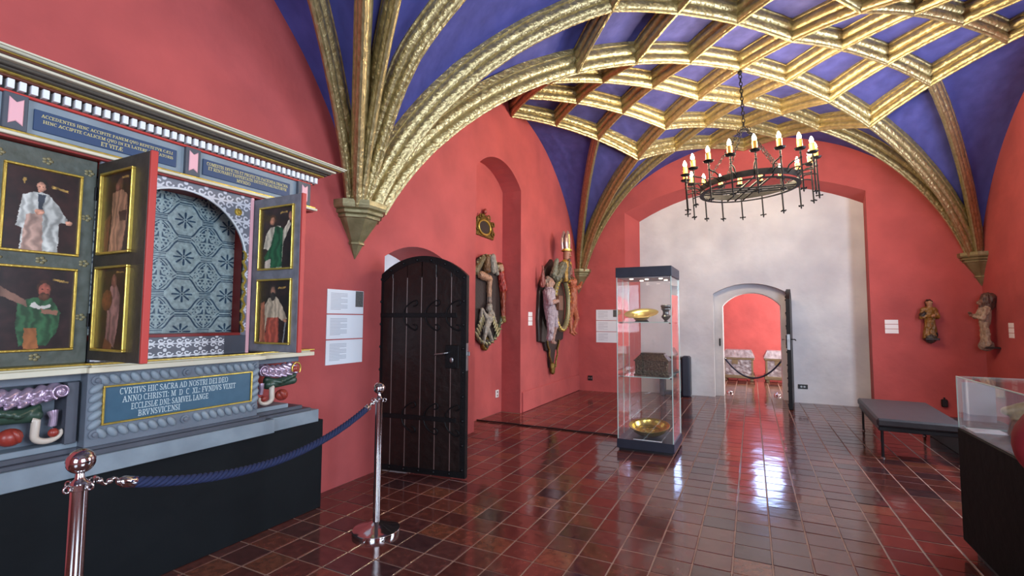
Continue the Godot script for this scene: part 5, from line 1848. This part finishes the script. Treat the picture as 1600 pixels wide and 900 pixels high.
func build_epitaphs() -> void:
	# oval epitaph in the niche
	var back := -3.70
	var e := thing("oval_epitaph", "oval black carved epitaph with cherubs hanging in the red niche", "epitaph", W(back, 1.02, 6.48))
	var mb := MB.new()
	mb.prism(oval(6.48, 1.80, 0.52, 0.66), 0.05, on_left(back + 0.05), PackedVector2Array(), 0.012)
	part("board", mb, M.board, e)
	var rim := []
	for p in oval(6.48, 1.80, 0.53, 0.67, 48): rim.append(W(back + 0.055, p.y, p.x))
	mb = MB.new()
	mb.tube(rim, 0.03, 8, true)
	part("rim", mb, M.verdigris, e)
	var stone := lin(176, 168, 156)
	var skin := lin(196, 150, 120)
	var bx := back + 0.09
	part("skeleton", body([[W(bx, 1.36, 6.40), W(bx + 0.02, 1.52, 6.48), 0.045, 0.06, stone], [W(bx, 1.54, 6.44), W(bx, 1.62, 6.58), 0.035, 0.03, stone], [W(bx, 1.60, 6.60), W(bx, 1.42, 6.72), 0.028, 0.022, stone], [W(bx, 1.54, 6.42), W(bx, 1.64, 6.28), 0.034, 0.026, stone], [W(bx, 1.64, 6.28), W(bx, 1.40, 6.22), 0.026, 0.02, stone], [W(bx, 1.36, 6.40), W(bx, 1.16, 6.34), 0.04, 0.025, stone], [W(bx, 1.36, 6.44), W(bx, 1.18, 6.60), 0.04, 0.025, stone], [W(bx + 0.02, 1.66, 6.46), W(bx + 0.02, 1.70, 6.47), 0.05, 0.045, stone]], 0.02, 0.011, 0.016), M.figure, e, "pale carved skeleton on the black oval")
	part("arm", body([[W(bx, 1.84, 6.50), W(bx, 2.12, 6.50), 0.032, 0.045, skin], [W(bx, 2.12, 6.50), W(bx, 2.16, 6.24), 0.05, 0.06, skin], [W(bx, 1.84, 6.50), W(bx, 1.78, 6.505), 0.03, 0.045, lin(150, 130, 120)], [W(bx, 1.78, 6.50), W(bx, 1.70, 6.50), 0.02, 0.018, lin(120, 36, 34)]], 0.02, 0.011, 0.016), M.figure, e, "carved flesh-coloured arm")
	part("drapery", body([[W(bx, 2.44, 6.42), W(bx, 2.26, 6.40), 0.05, 0.07, lin(110, 74, 42)], [W(bx + 0.02, 2.46, 6.56), W(bx, 2.26, 6.62), 0.055, 0.05, lin(170, 160, 146)], [W(bx, 2.42, 6.3), W(bx, 2.2, 6.06), 0.04, 0.06, lin(120, 110, 80)], [W(bx, 2.38, 6.66), W(bx, 2.22, 6.76), 0.035, 0.03, lin(150, 140, 130)]], 0.02, 0.011, 0.016), M.figure, e)
	part("cherub", body([[W(bx, 2.33, 6.86), W(bx + 0.01, 2.30, 6.87), 0.06, 0.05, skin], [W(bx - 0.02, 2.36, 6.86), W(bx - 0.02, 2.34, 6.85), 0.06, 0.05, lin(120, 74, 40)], [W(bx, 2.22, 6.88), W(bx, 2.0, 6.95), 0.06, 0.07, lin(170, 52, 40)], [W(bx, 2.0, 6.95), W(bx, 1.55, 6.97), 0.05, 0.03, lin(160, 70, 44)], [W(bx, 1.55, 6.97), W(bx, 1.48, 6.99), 0.03, 0.04, lin(150, 120, 60)]], 0.02, 0.011, 0.016), M.figure, e, "carved cherub in red on the rim")
	mb = MB.new()
	mb.prism(oval(6.48, 1.13, 0.10, 0.11, 18), 0.06, on_left(back + 0.065), PackedVector2Array(), 0.015)
	part("pendant", mb, M.gilt_old, e)
	mb = MB.new()
	mb.prism(oval(6.48, 1.13, 0.055, 0.065, 16), 0.01, on_left(back + 0.075))
	part("pendant_oval", mb, M.board, e)
	mb = MB.new()
	for k in 34:
		var a := TAU * k / 34.0
		if k % 17 == 4: continue
		mb.ball(W(back + 0.085, 1.80 + 0.675 * sin(a), 6.48 + 0.535 * cos(a)), Vector3(0.02, 0.022, 0.046), Basis(Vector3(1, 0, 0), a + 0.9), 8, 6)
	part("leaf_border", mb, M.wreath, e)
	for s in [-1.0, 1.0]:
		mb = MB.new()
		for k in 6:
			mb.ball(W(bx + 0.01, 1.52 - 0.05 * k, 6.46 + s * (0.16 + 0.035 * k)), Vector3(0.018, 0.075, 0.024), Basis(Vector3(1, 0, 0), -s * (0.5 + 0.06 * k)), 8, 6)
		part("bone_wing", mb, M.wreath, e)
	# gilt cartouche above it
	var c := thing("gilt_cartouche", "small gilt openwork cartouche above the oval epitaph", "cartouche", W(back, 2.74, 6.42))
	mb = MB.new()
	var plate := poly([6.10, 2.78, 6.74, 2.76, 6.78, 2.86, 6.72, 2.94, 6.78, 3.02, 6.62, 3.05, 6.50, 3.10, 6.42, 3.14, 6.34, 3.10, 6.22, 3.05, 6.06, 3.02, 6.12, 2.94, 6.06, 2.86])
	mb.prism(plate, 0.03, on_left(back + 0.03), PackedVector2Array(), 0.008)
	part("plate", mb, M.gilt_old, c)
	mb = MB.new()
	mb.prism(oval(6.42, 2.91, 0.17, 0.10, 24), 0.02, on_left(back + 0.04))
	part("oval_field", mb, M.board, c)
	rim = []
	for p in oval(6.42, 2.91, 0.18, 0.11, 30): rim.append(W(back + 0.045, p.y, p.x))
	mb = MB.new()
	mb.tube(rim, 0.016, 7, true)
	part("oval_rim", mb, M.gilt, c)
	for q in [[6.16, 2.85, 1.0], [6.16, 2.99, -1.0], [6.68, 2.85, 1.0], [6.68, 2.99, -1.0], [6.30, 3.08, 1.0], [6.54, 3.08, -1.0]]:
		var pts := []
		for k in 16:
			var a: float = k * 0.45 * q[2]
			pts.append(W(back + 0.045, q[1] + (0.012 + 0.0028 * k) * sin(a), q[0] + (0.012 + 0.0028 * k) * cos(a)))
		mb = MB.new()
		mb.tube(pts, 0.010, 6)
		part("scroll", mb, M.gilt_old, c)
	mb = MB.new()
	mb.ball(W(back + 0.05, 3.16, 6.42), Vector3(0.03, 0.045, 0.035))
	part("finial", mb, M.fruit, c)
	# bishop's epitaph on the wall
	e = thing("bishop_epitaph", "carved epitaph with mitred bust, gilt oval wreath, angel and cherub on black board", "epitaph", W(LEFT, 0.5, 8.35))
	mb = MB.new()
	mb.prism(poly([8.28, 0.62, 8.42, 0.62, 8.50, 0.92, 8.62, 0.95, 8.66, 1.08, 8.92, 1.12, 8.98, 1.5, 8.92, 2.0, 8.70, 2.4, 8.35, 2.62, 8.00, 2.4, 7.76, 2.0, 7.70, 1.5, 7.74, 1.12, 8.00, 1.08, 8.06, 0.95, 8.20, 0.92]), 0.06, on_left(LEFT + 0.06), PackedVector2Array(), 0.015)
	part("board", mb, M.board, e)
	for side in [-1.0, 1.0]:
		mb = MB.new()
		var pts := []
		for k in 14: pts.append(W(LEFT + 0.08, 1.12 - 0.5 * k / 13.0 + 0.012 * sin(k * 1.7), 8.35 + side * (0.29 - 0.20 * k / 13.0 + 0.02 * sin(k * 1.1))))
		mb.tube(pts, 0.016, 6)
		part("beading", mb, M.gilt_old, e)
	part("pendant", body([[W(LEFT + 0.05, 0.66, 8.35), W(LEFT + 0.06, 0.54, 8.35), 0.06, 0.045, lin(150, 122, 66)], [W(LEFT + 0.07, 0.62, 8.31), W(LEFT + 0.07, 0.54, 8.30), 0.03, 0.02, lin(150, 122, 66)], [W(LEFT + 0.07, 0.62, 8.39), W(LEFT + 0.07, 0.54, 8.40), 0.03, 0.02, lin(150, 122, 66)]], 0.015, 0.012), M.gilt_old, e)
	# wreath
	rim = []
	for p in oval(8.40, 1.78, 0.36, 0.46, 48): rim.append(W(LEFT + 0.22, p.y, p.x))
	mb = MB.new()
	mb.tube(rim, 0.05, 10, true)
	part("wreath", mb, M.wreath, e, "pale oval wreath with gilt leaves")
	mb = MB.new()
	for k in 40:
		var a := TAU * k / 40.0
		var p := Vector2(8.40 + 0.375 * cos(a), 1.78 + 0.475 * sin(a))
		mb.ball(W(LEFT + 0.262, p.y, p.x), Vector3(0.014, 0.020, 0.032), Basis(Vector3(1, 0, 0), a + 0.6), 7, 5)
	part("gilt_leaves", mb, M.gilt, e)
	mb = MB.new()
	mb.prism(oval(8.40, 1.78, 0.33, 0.43), 0.10, on_left(LEFT + 0.17))
	part("oval_field", mb, M.field, e)
	# bust with mitre
	var robe := lin(96, 80, 66)
	var gold := lin(190, 146, 60)
	var silver := lin(190, 168, 160)
	var x := LEFT + 0.26
	part("bust", body([[W(x - 0.04, 2.26, 8.14), W(x + 0.02, 2.47, 8.28), 0.09, 0.09, lin(116, 112, 92)], [W(x - 0.04, 2.26, 8.66), W(x + 0.02, 2.47, 8.54), 0.09, 0.09, lin(116, 112, 92)], [W(x, 2.30, 8.40), W(x + 0.03, 2.46, 8.40), 0.13, 0.12, robe],
		[W(x + 0.07, 2.22, 8.33), W(x + 0.09, 2.52, 8.31), 0.035, 0.035, gold], [W(x + 0.07, 2.22, 8.49), W(x + 0.09, 2.52, 8.51), 0.035, 0.035, gold], [W(x + 0.06, 2.55, 8.30), W(x + 0.06, 2.55, 8.52), 0.045, 0.045, gold], [W(x + 0.12, 2.34, 8.44), W(x + 0.13, 2.42, 8.44), 0.05, 0.04, lin(140, 76, 60)],
		[W(x - 0.02, 2.56, 8.10), W(x - 0.05, 2.30, 8.02), 0.04, 0.06, lin(130, 130, 110)], [W(x - 0.02, 2.56, 8.70), W(x - 0.03, 2.34, 8.80), 0.04, 0.05, lin(176, 156, 116)]], 0.025, 0.011, 0.02), M.figure, e, "carved bust in gilt vestments")
	part("face", body([[W(x + 0.05, 2.64, 8.42), W(x + 0.06, 2.73, 8.42), 0.062, 0.072, lin(180, 124, 100)], [W(x + 0.125, 2.69, 8.42), W(x + 0.137, 2.672, 8.42), 0.011, 0.014, lin(180, 124, 100)], [W(x + 0.10, 2.60, 8.42), W(x + 0.09, 2.56, 8.42), 0.035, 0.03, lin(90, 70, 58)], [W(x + 0.115, 2.705, 8.395), W(x + 0.116, 2.705, 8.395), 0.012, 0.012, lin(70, 44, 36)], [W(x + 0.115, 2.705, 8.445), W(x + 0.116, 2.705, 8.445), 0.012, 0.012, lin(70, 44, 36)]], 0.012, 0.007), M.figure, e)
	var hat := poly([8.33, 2.78, 8.51, 2.78, 8.545, 2.92, 8.53, 3.0, 8.42, 3.15, 8.31, 3.0, 8.295, 2.92])
	for q in [0.0, 0.075]:
		mb = MB.new()
		mb.prism(hat, 0.05, on_left(x + 0.03 + q), PackedVector2Array(), 0.022)
		part("mitre", mb, M.mitre, e, "silvered pointed mitre")
	mb = MB.new()
	mb.lathe([Vector2(0.092, 2.76), Vector2(0.1, 2.765), Vector2(0.1, 2.80), Vector2(0.09, 2.805)], 18, Transform3D(Basis.IDENTITY, W(x + 0.055, 0, 8.42)))
	mb.box(W(x + 0.10, 2.80, 8.405), W(x + 0.113, 3.08, 8.435), 0.004)
	part("mitre_band", mb, M.gilt, e)
	# angel with book on the left
	var lil := lin(186, 170, 182)
	x = LEFT + 0.20
	part("angel", body([[W(x, 2.10, 7.84), W(x + 0.02, 2.14, 7.85), 0.075, 0.07, lin(190, 150, 130)], [W(x - 0.02, 2.16, 7.83), W(x - 0.02, 2.20, 7.83), 0.07, 0.06, lin(150, 130, 116)], [W(x, 1.96, 7.84), W(x, 1.66, 7.86), 0.11, 0.10, lil], [W(x + 0.02, 1.66, 7.82), W(x + 0.05, 1.30, 7.80), 0.09, 0.055, lil], [W(x + 0.04, 1.64, 7.92), W(x + 0.06, 1.40, 7.96), 0.085, 0.06, lil], [W(x + 0.06, 1.40, 7.96), W(x + 0.02, 1.12, 7.94), 0.05, 0.035, lin(190, 150, 136)], [W(x + 0.05, 1.30, 7.80), W(x + 0.03, 1.18, 7.78), 0.045, 0.05, lil], [W(x + 0.02, 1.12, 7.94), W(x + 0.07, 1.09, 7.95), 0.03, 0.024, lin(190, 150, 136)], [W(x, 1.96, 7.76), W(x + 0.08, 1.78, 7.70), 0.055, 0.045, lil], [W(x + 0.08, 1.78, 7.70), W(x + 0.14, 1.82, 7.88), 0.042, 0.032, lin(190, 150, 136)], [W(x - 0.08, 2.10, 7.72), W(x - 0.06, 2.42, 7.70), 0.05, 0.015, lin(150, 80, 72)]], 0.025, 0.012, 0.018), M.figure, e, "carved angel in a lilac robe")
	part("book", boxed(W(x + 0.10, 1.66, 7.90), W(x + 0.17, 1.92, 8.08), 0.01), M.bookbrown, e, "brown carved book")
	# cherub on the right
	var flesh := lin(190, 104, 70)
	x = LEFT + 0.28
	part("cherub", body([[W(x, 2.20, 8.84), W(x + 0.02, 2.23, 8.86), 0.075, 0.07, flesh], [W(x - 0.02, 2.26, 8.84), W(x - 0.02, 2.28, 8.84), 0.07, 0.06, lin(120, 74, 44)], [W(x, 2.06, 8.84), W(x, 1.80, 8.86), 0.085, 0.08, flesh], [W(x, 1.78, 8.86), W(x + 0.04, 1.52, 8.96), 0.07, 0.05, flesh], [W(x + 0.04, 1.52, 8.96), W(x, 1.28, 8.86), 0.046, 0.03, flesh], [W(x, 1.28, 8.86), W(x + 0.06, 1.23, 8.90), 0.028, 0.022, flesh], [W(x, 1.78, 8.80), W(x - 0.04, 1.50, 8.80), 0.065, 0.045, flesh], [W(x - 0.04, 1.50, 8.80), W(x, 1.26, 8.76), 0.042, 0.028, flesh], [W(x, 1.26, 8.76), W(x + 0.05, 1.21, 8.80), 0.026, 0.02, flesh], [W(x, 2.08, 8.90), W(x + 0.06, 2.14, 9.08), 0.045, 0.036, flesh], [W(x + 0.06, 2.14, 9.08), W(x + 0.04, 2.24, 9.26), 0.034, 0.024, flesh], [W(x, 2.08, 8.78), W(x + 0.05, 2.22, 8.62), 0.045, 0.036, flesh], [W(x - 0.06, 2.04, 8.94), W(x - 0.06, 1.9, 9.06), 0.05, 0.02, lin(200, 190, 186)]], 0.022, 0.012, 0.015), M.figure, e, "naked carved cherub")

# ---------------------------------------------------------------- visitor at the right edge, of whom one sleeve shows
func merge(a: MB, b: MB) -> void:
	var k := a.v.size()
	a.v.append_array(b.v); a.n.append_array(b.n); a.uv.append_array(b.uv); a.c.append_array(b.c)
	for i in b.ix: a.ix.append(i + k)

func build_person() -> void:
	var o := Vector3(0.853, 0, -1.42)
	var p := thing("person", "person in a red jacket standing beside the display counter, arm bent", "person", o)
	var red := lin(150, 34, 48)
	var blue := lin(40, 44, 58)
	var skin := lin(206, 158, 132)
	var shoe := lin(34, 30, 30)
	var B := func(x: float, y: float, z: float) -> Vector3: return o + Vector3(x, y, z)
	var bones := []
	for s in [-1.0, 1.0]:
		bones.append([B.call(s * 0.10, 0.90, 0.0), B.call(s * 0.10, 0.50, -0.01), 0.085, 0.062, blue])
		bones.append([B.call(s * 0.10, 0.50, -0.01), B.call(s * 0.10, 0.10, 0.02), 0.062, 0.045, blue])
		bones.append([B.call(s * 0.10, 0.055, 0.04), B.call(s * 0.11, 0.045, -0.15), 0.05, 0.04, shoe])
	bones.append([B.call(-0.08, 0.95, 0), B.call(0.08, 0.95, 0), 0.12, 0.12, blue])
	bones.append([B.call(0, 0.98, 0), B.call(0, 1.24, -0.01), 0.155, 0.165, red])
	bones.append([B.call(-0.12, 1.36, 0), B.call(0.12, 1.36, 0), 0.095, 0.095, red])
	bones.append([B.call(0, 1.44, 0), B.call(0, 1.53, -0.015), 0.06, 0.05, skin])
	for s in [-1.0, 1.0]:
		var sh: Vector3 = B.call(s * 0.195, 1.385, 0.0)
		var el: Vector3 = B.call(s * 0.285, 1.245, 0.03) if s < 0 else B.call(s * 0.27, 1.14, 0.02)
		var wr: Vector3 = B.call(s * 0.10, 1.30, -0.22)
		bones.append([sh, el, 0.078, 0.072, red])
		bones.append([el, el.lerp(wr, 0.85), 0.072, 0.046, red])
		bones.append([el.lerp(wr, 0.82), wr, 0.032, 0.027, skin])
	var fig := body(bones, 0.05, 0.016)
	# hands holding a folded leaflet
	for s in [-1.0, 1.0]:
		var wr: Vector3 = B.call(s * 0.10, 1.30, -0.22)
		var hb := [[wr, wr + Vector3(-s * 0.03, 0.03, -0.06), 0.030, 0.034, skin], [wr + Vector3(-s * 0.01, 0.015, -0.03), wr + Vector3(-s * 0.05, 0.02, -0.065), 0.024, 0.022, skin]]
		for k in 4:
			var kn := wr + Vector3(-s * (0.022 + 0.004 * k), 0.055 - 0.022 * k, -0.085)
			var len := 0.034 - 0.003 * absf(k - 1.3)
			var m1 := kn + Vector3(-s * 0.014, 0.002, -len)
			var m2 := m1 + Vector3(-s * 0.028, -0.002, -0.008)
			hb.append([wr + Vector3(-s * 0.02, 0.02, -0.05), kn, 0.016, 0.0105, skin])
			hb.append([kn, m1, 0.0105, 0.0092, skin])
			hb.append([m1, m2, 0.0092, 0.0078, skin])
		var th := wr + Vector3(-s * 0.038, 0.045, -0.04)
		hb.append([wr + Vector3(-s * 0.012, 0.02, -0.015), th, 0.018, 0.0125, skin])
		hb.append([th, th + Vector3(-s * 0.030, 0.012, -0.028), 0.0115, 0.009, skin])
		merge(fig, body(hb, 0.008, 0.0045))
	var hc: Vector3 = B.call(0, 1.62, -0.03)
	var head := [[hc + Vector3(0, 0.04, 0.01), hc + Vector3(0, 0.02, -0.015), 0.088, 0.086, skin], [hc + Vector3(0, -0.05, -0.03), hc + Vector3(0, -0.075, -0.05), 0.06, 0.034, skin], [hc + Vector3(0, 0.01, -0.098), hc + Vector3(0, -0.018, -0.112), 0.009, 0.014, skin], [hc + Vector3(0, -0.08, 0.01), hc + Vector3(0, -0.14, 0.015), 0.055, 0.052, skin],
		[hc + Vector3(-0.02, -0.052, -0.092), hc + Vector3(0.02, -0.052, -0.092), 0.008, 0.008, lin(170, 96, 88)]]
	for s in [-1.0, 1.0]:
		head.append([hc + Vector3(s * 0.086, 0.01, 0.01), hc + Vector3(s * 0.088, -0.03, 0.005), 0.014, 0.010, skin])
		head.append([hc + Vector3(s * 0.032, 0.012, -0.087), hc + Vector3(s * 0.033, 0.012, -0.087), 0.0125, 0.0125, lin(230, 226, 220)])
	merge(fig, body(head, 0.012, 0.006))
	part("body", fig, M.cloth, p)
	var mb := MB.new()
	for s in [-1.0, 1.0]: mb.ball(hc + Vector3(s * 0.032, 0.012, -0.097), Vector3(0.006, 0.006, 0.004), Basis.IDENTITY, 8, 6)
	part("pupils", mb, M.soot, p)
	part("hair", body([[hc + Vector3(0, 0.06, 0.02), hc + Vector3(0, 0.0, 0.035), 0.09, 0.086, lin(58, 40, 30)], [hc + Vector3(-0.05, 0.085, -0.05), hc + Vector3(0.05, 0.085, -0.05), 0.04, 0.04, lin(58, 40, 30)]], 0.03, 0.009), M.cloth, p)
	single("leaflet", boxed(B.call(-0.075, 1.30, -0.318), B.call(0.075, 1.46, -0.314), 0.001), M.paper, "white folded leaflet held by the person in red", "leaflet", B.call(0, 1.30, -0.316))

# ---------------------------------------------------------------- assembly
func area(at: Vector3, turn: Vector3, size: Vector2, color: Color, energy: float) -> void:
	var l := AreaLight3D.new()
	l.position = at
	l.rotation_degrees = turn
	l.area_size = size
	l.light_color = color
	l.light_energy = energy
	l.area_range = 40.0
	l.shadow_enabled = true
	add_child(l)

func _ready() -> void:
	rng.seed = 7
	relief_noise.seed = 5
	relief_noise.frequency = 0.06
	relief_noise.fractal_octaves = 3
	# camera
	var cam := Camera3D.new()
	cam.fov = 61.53
	cam.near = 0.05
	cam.far = 100.0
	cam.position = Vector3(0, 1.5, 0)
	cam.basis = Basis.from_euler(Vector3(deg_to_rad(3.71), deg_to_rad(26.353), deg_to_rad(0.29)))
	add_child(cam)
	cam.make_current()
	# sky and exposure
	var we := WorldEnvironment.new()
	var env := Environment.new()
	env.background_mode = Environment.BG_COLOR
	env.background_color = Color(0.80, 0.88, 1.0)
	env.background_energy_multiplier = 1.0
	env.tonemap_mode = Environment.TONE_MAPPER_LINEAR
	env.tonemap_exposure = 1.0
	env.sdfgi_enabled = true
	env.ssao_enabled = true
	env.ssil_enabled = true
	we.environment = env
	add_child(we)
	# daylight through the windows, and added lights in the passage and the room beyond
	area(Vector3(RIGHT + 0.3, 2.3, -6.6), Vector3(0, 90, 0), Vector2(2.1, 2.4), Color(0.86, 0.93, 1.0), 26.0)
	area(Vector3(RIGHT + 0.3, 2.3, -0.4), Vector3(0, 90, 0), Vector2(2.3, 2.4), Color(0.86, 0.93, 1.0), 32.0)
	area(Vector3(-5.5, 1.9, -4.8), Vector3(0, -90, 0), Vector2(0.9, 1.2), Color(0.9, 0.95, 1.0), 3.0)  # added to brighten the passage, which has no window
	area(Vector3(2.5, 1.9, -13.0), Vector3(0, 90, 0), Vector2(1.8, 1.8), Color(1.0, 0.97, 0.94), 36.0)  # added to brighten the room beyond; the wall behind it has no opening
	area(Vector3(0.30, 2.92, -15.28), Vector3(0, 180, 0), Vector2(0.64, 0.98), Color(0.66, 0.76, 1.0), 2.6)
	area(Vector3(0.6, 2.3, 3.5), Vector3(0, 0, 0), Vector2(2.3, 2.4), Color(0.86, 0.93, 1.0), 26.0)
	make_materials()
	build_shell()
	build_floor()

	build_altar()
	build_doors()
	build_barrier()
	build_showcase()
	build_right_side()
	build_epitaphs()
	build_person()
	build_statuettes()
	build_beyond()
	build_papers()
	build_chandelier()
